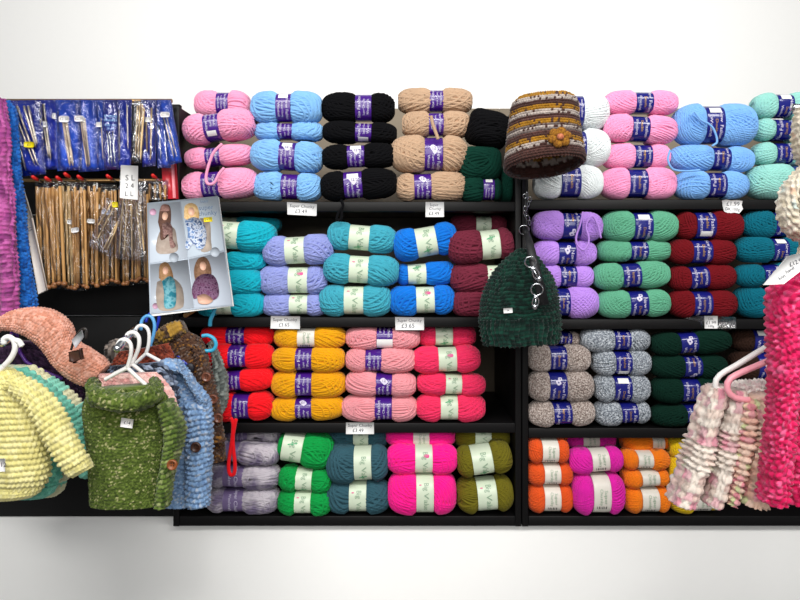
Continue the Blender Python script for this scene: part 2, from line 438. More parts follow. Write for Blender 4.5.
def ball(x0, x1, y0, y1, b0, b1, mat, band, sw, marks, roll, Y, label, group, shelf_z, ceil_z, bottom, messy=1.0, yaw=0.0):
    NB[0] += 1; seed = NB[0] * 7 + 3
    s = sc_at(Y); rz = (y1 - y0) / 2 * s
    lo, hi = (XL0 + PT, XD - PT) if (x0 + x1) / 2 < 521 else (XD + .0015 + PT, XR1 - PT)
    e0, e1 = (x0 - HX) * s, (x1 - HX) * s; e0n, e1n = max(e0, lo + .001), min(e1, hi - .001)
    a = (e1n - e0n) / 2; x0 = e0n / s + HX; x1 = e1n / s + HX
    c = at((x0 + x1) / 2, (y0 + y1) / 2, Y)
    zt, zb = c.z + rz, c.z - rz
    if ceil_z is not None and zt > ceil_z - .001: zt = ceil_z - .001
    if bottom or zb < shelf_z + .0006: zb = shelf_z + .0006
    rz = (zt - zb) / 2; cz = (zt + zb) / 2
    ry = min(0.043, max(0.033, rz * 1.12))
    root = thing('yarn_ball', (c.x, Y, zb), label, 'ball of yarn', group); BALL[label] = root
    tb = ((b0 + b1) / 2 - (x0 + x1) / 2) * s / a; bw = (b1 - b0) / 2 * s
    tb = max(-.8, min(.8, tb))
    R = Matrix.Rotation(yaw, 3, 'Z') @ Matrix.Rotation(math.radians(roll), 3, 'Y')
    if roll:       # a tilted ball must still fit: its tilted half-height
        sr, cr_ = abs(math.sin(math.radians(roll))), math.cos(math.radians(roll)); h0 = rz; g = a * .80
        rz = max(.55 * h0, (h0 - sr * g * .9) / cr_); need = cr_ * rz + sr * g * .9
        if bottom or cz - need < shelf_z: cz = max(cz, shelf_z + need + .0005)
    V, Q = yarn_geo(a, ry, rz, tb, bw, sw, seed, messy, 1.0 if band else 0.0)
    Rn = np.array(R)
    E = V @ Rn.T
    lim = (ceil_z if ceil_z is not None else 9) - .0015; room = lim - shelf_z - .0012
    hgt = E[:, 2].max() - E[:, 2].min()
    if hgt > room: V[:, 2] *= room / hgt * .97; rz *= room / hgt * .97; E = V @ Rn.T
    cz = max(cz, shelf_z + .0012 - E[:, 2].min()); cz = min(cz, lim - E[:, 2].max())
    cx = min(max(c.x, lo + .0012 - E[:, 0].min()), hi - .0012 - E[:, 0].max())
    root.location = (cx, Y, cz - rz)
    o = mesh_np('wound_yarn', V, Q, mat, root); o.location = (0, 0, rz)
    if band: add_band(root, rz, a, ry, rz, tb, bw, band, marks, seed)
    if roll or yaw:
        root.rotation_euler = R.to_euler()
        d = R @ Vector((0, 0, rz)); root.location = Vector((cx, Y, cz)) - d
    return root
def stack(unit, row, phrase, cols, band, sw, balls, Yb=0.022, scale=60, messy=1.0, shelf_word=None):
    """balls: (x0,x1,y0,y1,b0,b1,marks,roll,dY[,band]) from the top down"""
    SH = SHL if unit == 'L' else SHR
    shelf = SH[row]; ceil = SH[row - 1] - TH if row else None
    m = yarn_mat(phrase + ' wool', cols, scale)
    n = len(balls); B = [list(b) for b in balls]
    for i in range(n - 1):       # neighbours in a stack press on each other: share the border
        if B[i][8] < .05 and B[i + 1][8] < .05:
            mid = (B[i][3] + B[i + 1][2]) / 2; B[i][3] = mid + .3; B[i + 1][2] = mid - .3
    for i, b in enumerate(B):
        bk = b[9] if len(b) > 9 else band
        pos = POS[i] if i < n - 1 else 'lowest'
        bn = 'with no band showing' if bk is None else 'in %s band' % BANDS[bk]['name']
        ball(*b[:6], m, bk, sw, b[6], b[7], Yb + b[8] + .004 * math.sin(7.3 * NB[0]), '%s yarn ball %s, %s of its stack' % (phrase, bn, pos), '%s yarn balls' % phrase, shelf, ceil, i == n - 1, messy)
CH, SC, DK = .0052, .0066, .0038
# --- left unit, top shelf
stack('L', 0, 'pale pink chunky', ['#f09cbe'], 'purple', CH, [
    (190, 250, 92, 118, 219, 231, '', 0, .085), (180, 256, 109, 148, 207, 222, 'wf', -8, 0), (184, 254, 142, 170, 208, 223, '', -5, .012), (183, 258, 167, 201, 205, 222, '', -5, 0)])
stack('L', 0, 'light blue chunky', ['#7fb4e6'], 'purple', SC, [
    (252, 322, 93, 124, 278, 293, 'w', 0, .01), (256, 323, 123, 142, 279, 294, 'f', 0, .02), (252, 323, 139, 174, 281, 297, 'we', 3, 0), (254, 322, 172, 203, 283, 299, 'f', 2, 0)])
stack('L', 0, 'black chunky', ['#08080b'], 'purple', CH, [
    (322, 395, 94, 123, 356, 372, 'f', 0, .02), (323, 397, 122, 146, 356, 372, 'wf', 2, .015), (322, 398, 142, 170, 348, 365, 'we', -2, .003), (321, 397, 168, 205, 345, 363, 'we', -4, 0)])
stack('L', 0, 'beige chunky', ['#bb9c80'], 'purple', SC, [
    (398, 472, 90, 114, 429, 443, 'f', 0, .03), (402, 470, 112, 139, 428, 443, '', 0, .015), (391, 467, 135, 174, 424, 442, 'e', 0, 0), (396, 466, 171, 204, 414, 431, 'e', -2, 0)])
ym = yarn_mat('bottle green chunky wool', ['#08352a'], 60)
ball(459, 500, 148, 181, 493, 500, ym, None, SC, '', 0, .03, 'bottle green chunky yarn ball without band, directly under the round black ball', 'bottle green chunky yarn balls', SHL[0], None, False)
ball(461, 500, 178, 203, 482, 493, ym, 'purple', SC, 'w', 0, .025, 'bottle green chunky yarn ball with small purple band on the top left shelf', 'bottle green chunky yarn balls', SHL[0], None, True)
ball(499, 517.5, 168, 203, 500, 505, ym, None, SC, '', 0, .055, 'bottle green chunky yarn ball half hidden against the shelf divider', 'bottle green chunky yarn balls', SHL[0], None, True)
bm_ = yarn_mat('black chunky wool', ['#08080b'], 60)
ball(467, 508, 109, 150, 480, 490, bm_, None, SC, '', 15, .025, 'round black yarn ball seen end-on beside the striped brown hat', 'black chunky yarn balls', SHL[0], None, False)
# --- left unit, second shelf
stack('L', 1, 'turquoise chunky', ['#12a9bd'], 'cream', SC, [
    (208, 281, 205, 230, 225, 240, '', 3, .09), (196, 276, 219, 253, 221, 241, '', 3, 0), (200, 267, 251, 271, 219, 230, '', 0, .012), (196, 264, 269, 294, 217, 230, '', 0, 0), (198, 265, 292, 316, 218, 234, '', 0, 0)])
stack('L', 1, 'periwinkle chunky', ['#8f98d2'], 'cream', SC, [
    (264, 334, 234, 268, 287, 306, '', -3, 0), (260, 328, 264, 296, 290, 309, 'e', 0, 0), (263, 328, 292, 316, 291, 309, '', 0, .004)])
stack('L', 1, 'dusty teal chunky', ['#3fa0b4'], 'cream', SC, [
    (328, 396, 222, 256, 350, 370, 'gb', 5, .008), (324, 399, 251, 287, 350, 369, '', 3, 0), (320, 391, 284, 316, 345, 364, '', 0, 0)])
stack('L', 1, 'bright blue chunky', ['#0f72d2'], 'cream', SC, [
    (393, 457, 222, 264, 416, 436, 'gb', -10, .008), (397, 454, 259, 287, 408, 426, 'g', -3, .012), (389, 454, 284, 317, 416, 434, 'e', -2, 0)])
stack('L', 1, 'burgundy chunky', ['#70283a'], 'cream', SC, [
    (450, 520, 210, 234, 475, 490, '', 0, .09), (448, 521, 227, 266, 481, 499, 'g', -6, 0), (450, 520, 262, 292, 486, 501, '', 0, .006), (452, 519, 290, 318, 487, 502, '', 0, .003)])
# --- left unit, third shelf
stack('L', 2, 'bright red chunky', ['#f01420'], 'purple', CH, [
    (202, 276, 322, 345, 229, 247, '', 0, .03), (207, 274, 343, 369, 231, 248, '', 0, .003), (206, 274, 366, 393, 227, 243, 'f', -5, 0), (208, 274, 391, 421, 235, 251, 'f', -2, 0)])
stack('L', 2, 'mustard chunky', ['#e09f0c'], 'purple', CH, [
    (275, 346, 322, 348, 299, 316, '', 0, .015, 'white'), (273, 345, 346, 372, 297, 313, 'f', 0, 0), (272, 346, 369, 397, 297, 313, 'f', 0, 0), (271, 345, 395, 422, 297, 313, 'ebf', -2, 0)])
stack('L', 2, 'rose pink chunky', ['#e2949c'], 'purple', CH, [
    (346, 420, 322, 349, 377, 393, 'W', 0, .012), (346, 416, 347, 372, 366, 382, 'f', 0, .004), (346, 416, 370, 397, 376, 392, 'e', 2, 0), (342, 417, 394, 422, 375, 392, 'f', 0, 0)])
stack('L', 2, 'coral red chunky', ['#ee3363'], 'cream', CH, [
    (417, 475, 322, 346, 435, 452, 'gb', 0, .04), (412, 480, 345, 374, 438, 456, 'e', -2, 0), (417, 485, 371, 395, 445, 461, '', 2, 0), (416, 485, 394, 420, 440, 457, 'g', 0, 0)])
# --- left unit, bottom shelf
stack('L', 3, 'grey mauve variegated', ['#6f6480', '#9c94a2', '#c3bcc4'], 'lilac', SC, [
    (222, 282, 426, 445, 236, 250, '', 0, .05), (216, 280, 440, 466, 228, 241, '', 4, .004), (208, 280, 459, 488, 226, 246, '', 2, 0), (208, 280, 486, 511, 226, 246, '', 0, 0)], scale=28)
stack('L', 3, 'emerald green chunky', ['#0c9744'], 'cream', SC, [
    (279, 333, 429, 469, 284, 304, 'g', 9, .005), (280, 332, 463, 491, 297, 313, 'gb', 3, 0), (279, 332, 489, 512, 296, 312, '', 0, 0)])
stack('L', 3, 'slate teal chunky', ['#345965'], 'cream', SC, [
    (327, 388, 425, 447, 354, 369, 'g', 0, .05), (327, 388, 444, 481, 355, 372, 'gb', -2, 0), (327, 390, 479, 512, 350, 367, '', 0, 0)])
stack('L', 3, 'neon pink chunky', ['#ff1a92'], 'cream', CH, [
    (386, 455, 425, 445, 413, 429, '', 0, .03, 'white'), (387, 457, 443, 473, 415, 432, 'e', 0, 0), (388, 456, 471, 512, 416, 433, '', 0, 0)])
stack('L', 3, 'olive chunky', ['#6b6418'], 'cream', CH, [
    (455, 512, 425, 447, 474, 490, '', 0, .05), (456, 511, 440, 477, 471, 491, 'gb', -9, 0), (456, 512, 474, 512, 476, 495, '', -4, 0)])
# --- right unit, top shelf
stack('R', 0, 'white smooth', ['#e3e9ea'], 'navy', DK, [
    (548, 607, 95, 131, 568, 580, '', 0, .004), (550, 608, 130, 168, 570, 582, '', 0, .002), (534, 601, 165, 200, 558, 577, '', 0, 0)])
stack('R', 0, 'candy pink smooth', ['#f59cc6'], 'navy', DK, [
    (604, 676, 92, 116, 632, 649, '', 0, .01), (602, 675, 114, 146, 628, 645, '', 3, 0), (603, 668, 143, 171, 631, 648, 'f', 0, .004), (600, 674, 167, 201, 625, 643, '', 0, 0)])
stack('R', 0, 'sky blue smooth', ['#7bb0ea'], 'navy', DK, [
    (673, 754, 105, 148, 699, 717, 'w', 0, 0), (669, 752, 144, 174, 708, 725, '', 2, .004), (674, 746, 171, 201, 704, 721, 'f', 0, 0)], messy=1.4)
stack('R', 0, 'mint green smooth', ['#93cfc5'], 'navy', DK, [
    (752, 826, 94, 120, 771, 787, 'w', 0, .012), (753, 826, 118, 144, 769, 788, 'f', 2, .006), (752, 826, 142, 168, 770, 787, '', 0, .006), (746, 826, 163, 201, 786, 804, '', 0, 0)])
# --- right unit, second shelf
stack('R', 1, 'lilac smooth', ['#b588de'], 'navy', DK, [
    (532, 601, 208, 242, 560, 578, 'eb', 2, 0), (532, 595, 240, 266, 556, 573, 'e', 0, .006), (534, 592, 264, 289, 558, 574, 'f', 0, .008), (532, 597, 286, 319, 553, 567, '', 0, 0)], messy=1.3)
stack('R', 1, 'sage green smooth', ['#5fa686'], 'navy', DK, [
    (601, 676, 208, 242, 630, 648, 'w', 0, 0), (596, 670, 239, 264, 627, 644, '', 0, .008), (593, 668, 258, 291, 619, 637, 'f', -3, 0), (597, 668, 288, 319, 626, 644, 'e', -2, 0)])
stack('R', 1, 'dark red smooth', ['#6e1019'], 'navy', DK, [
    (675, 740, 208, 240, 691, 710, 'wb', 0, .004), (668, 733, 239, 266, 688, 707, '', 0, 0), (668, 733, 262, 292, 686, 704, 'f', -3, 0), (668, 734, 289, 319, 689, 707, 'f', 0, 0)])
stack('R', 1, 'petrol blue smooth', ['#06667a'], 'navy', DK, [
    (741, 816, 208, 239, 769, 785, 'f', 0, .004), (735, 808, 236, 263, 767, 782, 'w', 0, 0), (735, 808, 261, 288, 758, 774, '', -3, 0), (735, 808, 285, 317, 760, 776, '', 0, 0)])
# --- right unit, third shelf
stack('R', 2, 'oatmeal tweed', ['#756760', '#a59790', '#c8bdb6'], 'navy', DK, [
    (527, 578, 320, 346, 556, 569, '', 6, .03), (525, 589, 344, 371, 548, 564, '', 0, 0), (524, 592, 370, 402, 547, 564, 'e', 0, 0), (525, 593, 398, 427, 551, 569, 'f', -2, 0)], scale=330, messy=1.2)
stack('R', 2, 'grey tweed', ['#5d646c', '#9097a0', '#c4cad0'], 'navy', DK, [
    (580, 648, 322, 351, 611, 627, 'f', 0, .012), (592, 649, 349, 375, 612, 628, 'wb', 0, .004), (594, 648, 373, 402, 611, 628, 'w', 0, 0), (594, 648, 399, 426, 618, 634, '', -3, 0)], scale=330, messy=1.2)
stack('R', 2, 'forest green smooth', ['#07291f'], 'navy', DK, [
    (650, 729, 323, 355, 676, 693, 'e', -4, 0), (650, 725, 354, 379, 680, 697, 'eb', 0, .006), (651, 722, 375, 403, 678, 695, 'f', 0, .004), (650, 722, 400, 428, 682, 697, 'f', -5, 0)], messy=1.2)
stack('R', 2, 'dark brown smooth', ['#33211a'], 'navy', DK, [
    (730, 808, 323, 352, 748, 766, 'w', 0, .03), (729, 808, 350, 380, 752, 768, 'e', 0, .02), (729, 808, 378, 404, 752, 768, 'f', 0, .02), (729, 808, 402, 427, 752, 768, '', 0, .02)])
# --- right unit, bottom shelf
stack('R', 3, 'burnt orange smooth', ['#dd5520'], 'white', DK, [
    (528, 566, 427, 438, 534, 549, '', 0, .06), (525, 567, 437, 462, 540, 556, '', 0, 0), (524, 571, 461, 484, 542, 558, '', 0, 0), (524, 571, 482, 512, 542, 558, '', 0, 0)])
stack('R', 3, 'magenta smooth', ['#dd22a6'], 'white', DK, [
    (565, 614, 430, 447, 580, 596, '', 0, .06), (568, 621, 446, 473, 589, 606, '', -4, 0), (571, 622, 471, 512, 589, 606, '', 0, 0)])
stack('R', 3, 'orange smooth', ['#ee7d16'], 'white', DK, [
    (621, 666, 432, 450, 648, 660, '', 0, .04), (621, 667, 448, 468, 634, 649, '', 0, .006), (622, 666, 466, 487, 638, 655, '', -3, 0), (623, 667, 484, 512, 638, 655, '', 0, 0)])
stack('R', 3, 'yellow smooth', ['#e3c012'], 'white', DK, [
    (667, 712, 436, 458, 690, 706, '', 0, .02), (667, 712, 455, 484, 690, 706, '', 0, .008), (668, 714, 482, 512, 690, 706, '', 0, .008)])
# ------------------------------------------------------------------ knitting
def hsh(i, j, k=0.0):
    a = (np.asarray(i).astype(np.int64) * 374761393 + np.asarray(j).astype(np.int64) * 668265263 + int(k * 7 + 1) * 1274126177) & 0xffffffff
    a = ((a ^ (a >> 13)) * 1274126177) & 0xffffffff
    return ((a ^ (a >> 16)) & 0xffff) / 65535.0
def stitch(kind, u, v, p, q):
    """height 0..1 and stitch ids of a knitted surface; v runs along the piece, u around it"""
    if kind == 'garter':
        r = np.floor(v / p); f = np.abs(np.sin(PI * v / p)) ** 0.7
        uu = u / q + 0.5 * (r % 2)
        return f * (0.72 + 0.28 * np.cos(2 * PI * uu)), np.floor(uu), r
    if kind == 'rib':
        c = np.floor(u / q); f = np.abs(np.sin(PI * u / q)) ** 0.8
        r = v / p
        return f * (0.75 + 0.25 * np.cos(2 * PI * r)), c, np.floor(r)
    if kind == 'stock':
        c = np.floor(u / q); du = (u / q - c - .5) * 2; vv = v / p - 0.6 * np.abs(du)
        leg = np.sqrt(np.clip(1 - (np.abs(du) * 2 - 1) ** 2, 0, 1))
        return leg * (0.5 + 0.5 * np.abs(np.sin(PI * vv)) ** .6), c, np.floor(vv)
    if kind == 'moss':
        c = np.floor(u / q); r = np.floor(v / p)
        return np.abs(np.sin(PI * u / q)) ** .7 * np.abs(np.sin(PI * (v / p + .5 * (c % 2)))) ** .7, c, np.floor(v / p + .5 * (c % 2))
    return np.zeros_like(u), np.floor(u / q), np.floor(v / p)
KS = [0]
def loft(name, rows, kind, p, q, A, cols, parent=None, e=0.75, caps=(1, 1), folds=None, wob=0.004, colfn=None, slant=0.0, wts=None, ridge=None, jit=0.16, warp=0.18, marl=1, solid=0.0, flatback=0.6, dens=6, skew=0.0):
    """knitted piece through rows (xl, yl, xr, yr, Y, half thickness)"""
    KS[0] += 1; rg = np.random.RandomState(KS[0] * 11 + 1)
    Rw = np.array([[*at(r[0], r[1], r[4]), *at(r[2], r[3], r[4]), r[5], (r[6] if len(r) > 6 else 0.0)] for r in rows])
    key = np.array([np.r_[(r[0:3] + r[3:6]) / 2, 0.0] for r in Rw])
    len_v = np.linalg.norm(np.diff(key[:, :3], axis=0), axis=1).sum()
    wid = np.linalg.norm(Rw[:, 3:6] - Rw[:, :3], axis=1).mean()
    nv = int(np.clip(len_v / p * dens, 36, 330)); nf = int(np.clip(wid * 1.15 / q * dens, 30, 260)); nb = max(14, nf // 2)
    full = smooth_pts(np.hstack([key[:, :3], key[:, 3:], Rw]), nv)[:, 4:]
    L, R, th, dz = full[:, :3], full[:, 3:6], np.maximum(full[:, 6], .001), full[:, 7]
    t = np.r_[np.linspace(0, PI, nf, endpoint=False), np.linspace(PI, 2 * PI, nb, endpoint=False)]; nu = nf + nb
    c, s = np.cos(t), np.sin(t)
    c = np.sign(c) * np.abs(c) ** e; s = np.sign(s) * np.abs(s) ** e
    s = np.where(s < 0, s * flatback, s)
    Cn = (L + R) / 2; H = (R - L) / 2
    H = H * np.clip(1 - A * .55 / (np.linalg.norm(H, axis=1)[:, None] + 1e-9), .5, 1)
    P = Cn[:, None] + H[:, None] * c[None, :, None]
    P[:, :, 1] -= th[:, None] * s[None]
    P[:, :, 2] += dz[:, None] * s[None]          # opening tipped towards the viewer
    du = np.linalg.norm(P - np.roll(P, 1, 1), axis=2).mean(0); u = np.cumsum(du); u -= u[nf // 2]
    dv = np.r_[0, np.linalg.norm(np.diff(Cn, axis=0), axis=1)]; v = np.cumsum(dv)
    U, Vv = np.meshgrid(u, v)
    U = U + slant * Vv; Vv = Vv + skew * U
    Uw = U + warp * q * (np.sin(Vv * 1.3 / p + U * 30) + .7 * np.sin(Vv * .41 / p + U * .9 / q)); Vv = Vv + warp * p * (np.sin(U * 1.1 / q + Vv * 25 + 2) + .7 * np.sin(U * .37 / q - Vv * .8 / p)); U = Uw
    h, iu, iv = stitch(kind, U, Vv, p, q)
    if ridge:
        zf = (CZ - P[:, :, 2]) ; y0, y1 = [(r_ - HY) * sc_at(rows[0][4]) for r_ in ridge]
        mk = (zf > y0) & (zf < y1); h2, a2, b2 = stitch('garter', U, Vv, p * .62, q * .8); h2 = h2 * 1.35 + .1
        h = np.where(mk, h2, h); iu = np.where(mk, a2 + 91, iu); iv = np.where(mk, b2 + 57, iv)
    gu = np.roll(P, -1, 1) - np.roll(P, 1, 1); gv = np.gradient(P, axis=0)
    N = np.cross(gu, gv); N /= np.linalg.norm(N, axis=2)[:, :, None] + 1e-9
    if (N * (P - Cn[:, None])).sum() < 0: N = -N
    low = sum(np.sin(U * rg.uniform(15, 45) + Vv * rg.uniform(-40, 40) + rg.uniform(0, 6)) for _ in range(3)) / 3 * wob
    hh = A * (h - .4) * (0.7 + .6 * hsh(iu, iv)) + low
    if folds:
        am, cnt, ph0 = folds; x = (c[None] * np.ones((nv, 1)) + 1) / 2
        hh = hh + am * np.cos(x * PI * 2 * cnt + ph0 + .8 * np.sin(v[:, None] * 14))
    P = P + N * hh[:, :, None]
    pal = np.array([lin(x) for x in cols])
    if colfn is not None: ci = colfn(iu, iv, U, Vv, pal)
    else:
        w = np.cumsum(wts if wts is not None else np.ones(len(pal)) / len(pal)); w = w / w[-1]
        ci = pal[np.clip(np.searchsorted(w, hsh(np.floor(U / q * marl), np.floor(Vv / p * marl), 2.0)), 0, len(pal) - 1)]
    col = np.clip(ci * (1 + jit * (hsh(iu, iv, 5.0)[:, :, None] - .5) * 2), 0, 1)
    V = P.reshape(-1, 3); k = np.arange(nu); Q = []
    for i in range(nv - 1): Q.append(np.stack([i * nu + k, i * nu + (k + 1) % nu, (i + 1) * nu + (k + 1) % nu, (i + 1) * nu + k], -1))
    T = []; col = col.reshape(-1, 3); n = len(V)
    for which, i in ((0, 0), (1, nv - 1)):
        if caps[which]:
            V = np.vstack([V, P[i].mean(0)]); col = np.vstack([col, col[i * nu]])
            T.append(np.stack([np.full(nu, n), i * nu + (k if which else (k + 1) % nu), i * nu + ((k + 1) % nu if which else k)], -1)); n += 1
    root_mode = parent is None
    o = mesh_np(name, V, np.vstack(Q), knit_mat(), None, True, col, np.vstack(T) if T else None)
    if solid:
        m = o.modifiers.new('thickness', 'SOLIDIFY'); m.thickness = solid; m.offset = -1
    if parent is not None: under(o, parent)
    return o
def rowsY(rows, Y, t): return [(*r, Y, t) for r in rows]
def quad(name, pts, Y, mat, th=.0006, parent=None, n=(0, -1, 0)):
    o = MB().slab([at(x, y, Y) for x, y in pts], n, th).build(name, mat)
    if parent is not None: o.parent = parent; o.matrix_parent_inverse = Matrix.Translation(-root_of(parent))
    return o
def root_of(o):
    while o.parent is not None: o = o.parent
    return o.location
def sub(o, parent):
    """child of a part that is already in world coordinates"""
    o.parent = parent; o.matrix_parent_inverse = Matrix.Identity(4)
    return o
def flat_text(name, items, Y, mat, parent, is_sub=False):
    """items: (string, px, py, size in px, tilt degrees)"""
    VV = []; TT = []; n = 0
    for (s, px, py, size, tilt) in items:
        V2, T2 = text_mesh(s); a = math.radians(tilt); q = sc_at(Y) * size
        X = (V2[:, 0] * math.cos(a) - V2[:, 1] * math.sin(a)) * q; Z = (V2[:, 0] * math.sin(a) + V2[:, 1] * math.cos(a)) * q
        c = at(px, py, Y); VV.append(np.stack([c.x + X, np.full(len(X), Y), c.z + Z], -1)); TT.append(T2 + n); n += len(X)
    o = mesh_np(name, np.vstack(VV), None, mat, None, False, None, np.vstack(TT))
    (sub if is_sub else under)(o, parent)
    return o
# ------------------------------------------------------------------ price cards on the shelf edges
card_mat = plain('white card', '#efefee', 0.5, vary=0.01)
pen = plain('dark pen', '#3a3a48', 0.6, vary=0.0)
clear = film_mat('clear plastic', amount=0.10)
def price_card(pts, lines, label, Y=-0.0012, tilt=0):
    c = at(sum(p[0] for p in pts) / len(pts), max(p[1] for p in pts), Y)
    t = thing('price_card', c, label, 'price card', 'handwritten price cards on the shelf edges')
    under(MB().slab([at(x, y, Y) for x, y in pts], (0, -1, 0), .0007).build('card', card_mat), t)
    flat_text('handwriting', [(s, x, y, z, tilt) for s, x, y, z in lines], Y - .0011, pen, t)
    return t
price_card([(287, 202), (317, 204), (316.5, 216), (287.5, 214.5)], [('Super Chunky', 302, 206.3, 4.3), ('£3.49', 301, 211.5, 5.5)], 'wide white price card under the light blue balls on the top left shelf edge', tilt=-3)
price_card([(425.5, 202), (444, 202), (444, 217), (425.5, 217)], [('Super', 434, 205, 3.8), ('Chunky', 435, 208.8, 3.8), ('£3.49', 434, 213.5, 4.8)], 'squarish white price card under the beige chunky balls')
price_card([(271, 316), (300, 316.5), (300, 329), (270.5, 328.5)], [('Super Chunky', 285, 319.8, 4.2), ('£3.65', 284, 325, 5)], 'white price card at the shelf edge above the mustard balls', tilt=0)
price_card([(395, 317), (424, 317.5), (424, 330), (395.5, 330)], [('Super Chunky', 409.5, 320.5, 4.2), ('£3.65', 408, 326, 6)], 'white price card at the shelf edge under the bright blue balls', tilt=0)
price_card([(346, 422.5), (374, 422.5), (374, 434), (346, 434)], [('Super Chunky', 360, 425.5, 4.2), ('£3.49', 358, 430.5, 5)], 'white price card under the rose pink balls, above the slate teal ones')
z_ = [(722, 200.5), (726, 199.5), (731, 200.5), (737, 200), (742.5, 201), (741.5, 205), (743, 209), (739, 213.5), (734, 212.5), (729, 213.5), (724, 211.5), (722.5, 206)]
price_card(z_, [('£1.99', 733, 204, 6), ('DK 100g', 732.5, 209.3, 4)], 'jagged-edged white price card under the mint green balls on the right', tilt=-3)
t = price_card([(704.5, 316), (717.5, 316), (717.5, 328.5), (704.5, 328.5)], [('DK', 711, 319, 3.8), ('£1.99', 711, 322.8, 4.6), ('100g', 711, 326.3, 3.3)], 'small square white price card in a clear clip under the petrol blue balls', Y=-.0022)
under(MB().slab([at(x, y, -.0006) for x, y in ((684, 318), (703, 316), (736, 317), (736, 328.5), (702, 328.5), (700, 322))], (0, -1, 0), .0008).build('clear_clip', clear), t)
# ------------------------------------------------------------------ needle packets
blue_card = plain('blue needle card', '#1836b8', 0.35, vary=0.1, bscale=60, coat=0.5)
blue_card2 = plain('bright blue needle card', '#2458d8', 0.35, vary=0.1, bscale=60, coat=0.5)
steel = plain('grey needle metal', '#b9aea2', 0.3, 0.75)
bamboo = plain('bamboo needle', '#b98c54', 0.35, vary=0.2, bscale=120)
bamboo_pale = plain('pale bamboo needle', '#d9b987', 0.45, vary=0.15, bscale=120)
knob_m = plain('brown wooden knob', '#8a5a34', 0.4)
film = film_mat('clear film', amount=0.015); film2 = film_mat('shiny film', '#f4f6ff', 0.10)
stk_w = plain('white price sticker', '#ecebea', 0.45, vary=0.0); stk_y = plain('yellow price sticker', '#f2dd12', 0.45, vary=0.0)
def pillow(pts, Y, depth, seed, n=(12, 26)):
    """crumpled clear sleeve: front and back sheet sealed at the rim"""
    rg = np.random.RandomState(seed); nu, nv = n
    a, b = np.meshgrid(np.linspace(0, 1, nu), np.linspace(0, 1, nv))
    P4 = [np.array(at(x, y, Y)) for x, y in pts]      # TL TR BR BL
    P = ((1 - a) * (1 - b))[..., None] * P4[0] + (a * (1 - b))[..., None] * P4[1] + (a * b)[..., None] * P4[2] + ((1 - a) * b)[..., None] * P4[3]
    rim = np.minimum(1, 6 * np.minimum(a, 1 - a)) ** .6 * np.minimum(1, 12 * np.minimum(b, 1 - b)) ** .6
    cr = sum(np.sin(a * rg.uniform(4, 16) + b * rg.uniform(-30, 30) + rg.uniform(0, 6)) for _ in range(4)) / 4
    f = P.copy(); f[..., 1] -= rim * depth * (0.75 + .45 * cr)
    g = P.copy(); g[..., 1] += rim * depth * .08
    V = np.vstack([f.reshape(-1, 3), g.reshape(-1, 3)]); Q = []; m = nu * nv
    for j in range(nv - 1):
        for i in range(nu - 1):
            k = j * nu + i; Q.append((k, k + nu, k + nu + 1, k + 1)); Q.append((m + k, m + k + 1, m + k + nu + 1, m + k + nu))
    return V, Q
NP = [0]
def packet(pts, Y, needles, stickers, label, group, card=None, nm=steel, film_m=film, r=1.1, knob=None, depth=.009, text=()):
    NP[0] += 1
    cx = (pts[2][0] + pts[3][0]) / 2; by = max(pts[2][1], pts[3][1])
    t = thing('needle_packet', at(cx, by, Y), label, 'needle packet', group)
    if card: under(MB().slab([at(x, y, Y + .0005) for x, y in pts], (0, -1, 0), .0012).build('card', card), t)
    V, Q = pillow(pts, Y - .0012, depth, NP[0] * 5)
    under(mesh_np('clear_sleeve', V, Q, film_m), t)
    for (x1, y1, x2, y2) in needles:
        a_, b_ = at(x1, y1, Y - .0045), at(x2, y2, Y - .0045); rr = r * sc_at(Y); d = (b_ - a_)
        P = [a_, a_ + d * .3, a_ + d * .6, a_ + d * .92, b_]
        o = under(MB().tube(P, [rr, rr, rr, rr * .9, rr * (.25 if not knob else 1)], 8).build('needle', nm, smooth=True), t)
        if knob: sub(MB().ball(b_, rr * 1.9, rr * 1.9, rr * 1.5, 10, 6).build('knob', knob, smooth=True), o)
    for (x, y, w_, h_, col, tl) in stickers:
        a = math.radians(tl); P = []
        for k in range(16):
            an = 2 * PI * k / 16; c_, s_ = math.cos(an), math.sin(an)
            X = w_ / 2 * math.copysign(abs(c_) ** .45, c_); Yy = h_ / 2 * math.copysign(abs(s_) ** .45, s_)
            P.append(at(x + X * math.cos(a) - Yy * math.sin(a), y + X * math.sin(a) + Yy * math.cos(a), Y - depth * 1.25))
        s_o = under(MB().slab(P, (0, -1, 0), .0004).build('price_sticker', col), t)
        flat_text('price', [('£2.50' if col is stk_w else '£1', x, y, h_ * .62, -tl)], Y - depth * 1.25 - .0008, pen, s_o, True)
    if text: flat_text('lettering', text, Y - depth - .002, plain('pale blue print', '#8fc0f0', 0.5), t)
    return t
GB = 'blue needle packets on the upper rail'; GW = 'bamboo needle packets on the lower rail'
packet([(38, 100), (63, 100), (61, 169), (42, 170)], -.035, [(40, 104, 49, 158), (43.5, 104, 51, 160)], [(42, 124, 10, 6, stk_w, 4)], 'blue needle packet second from the left, white sticker halfway up its needles', GB, blue_card)
packet([(49, 100), (66, 100), (66, 168), (52, 168)], -.028, [(54, 112, 59, 164), (57, 114, 62, 165)], [(54.5, 116, 5, 6, stk_w, 10)], 'narrow blue needle packet half hidden between two packets with white stickers', GB, blue_card)
packet([(8, 101), (41, 100), (46, 174), (20, 177)], -.048, [(12, 106, 35, 165), (17, 106, 38, 165), (24, 106, 36, 148), (28, 106, 37, 145), (14, 124, 26, 171)], [(29, 144.5, 10.5, 6, stk_y, 2)], 'tilted blue needle packet with the yellow price sticker', GB, blue_card, r=1.2)
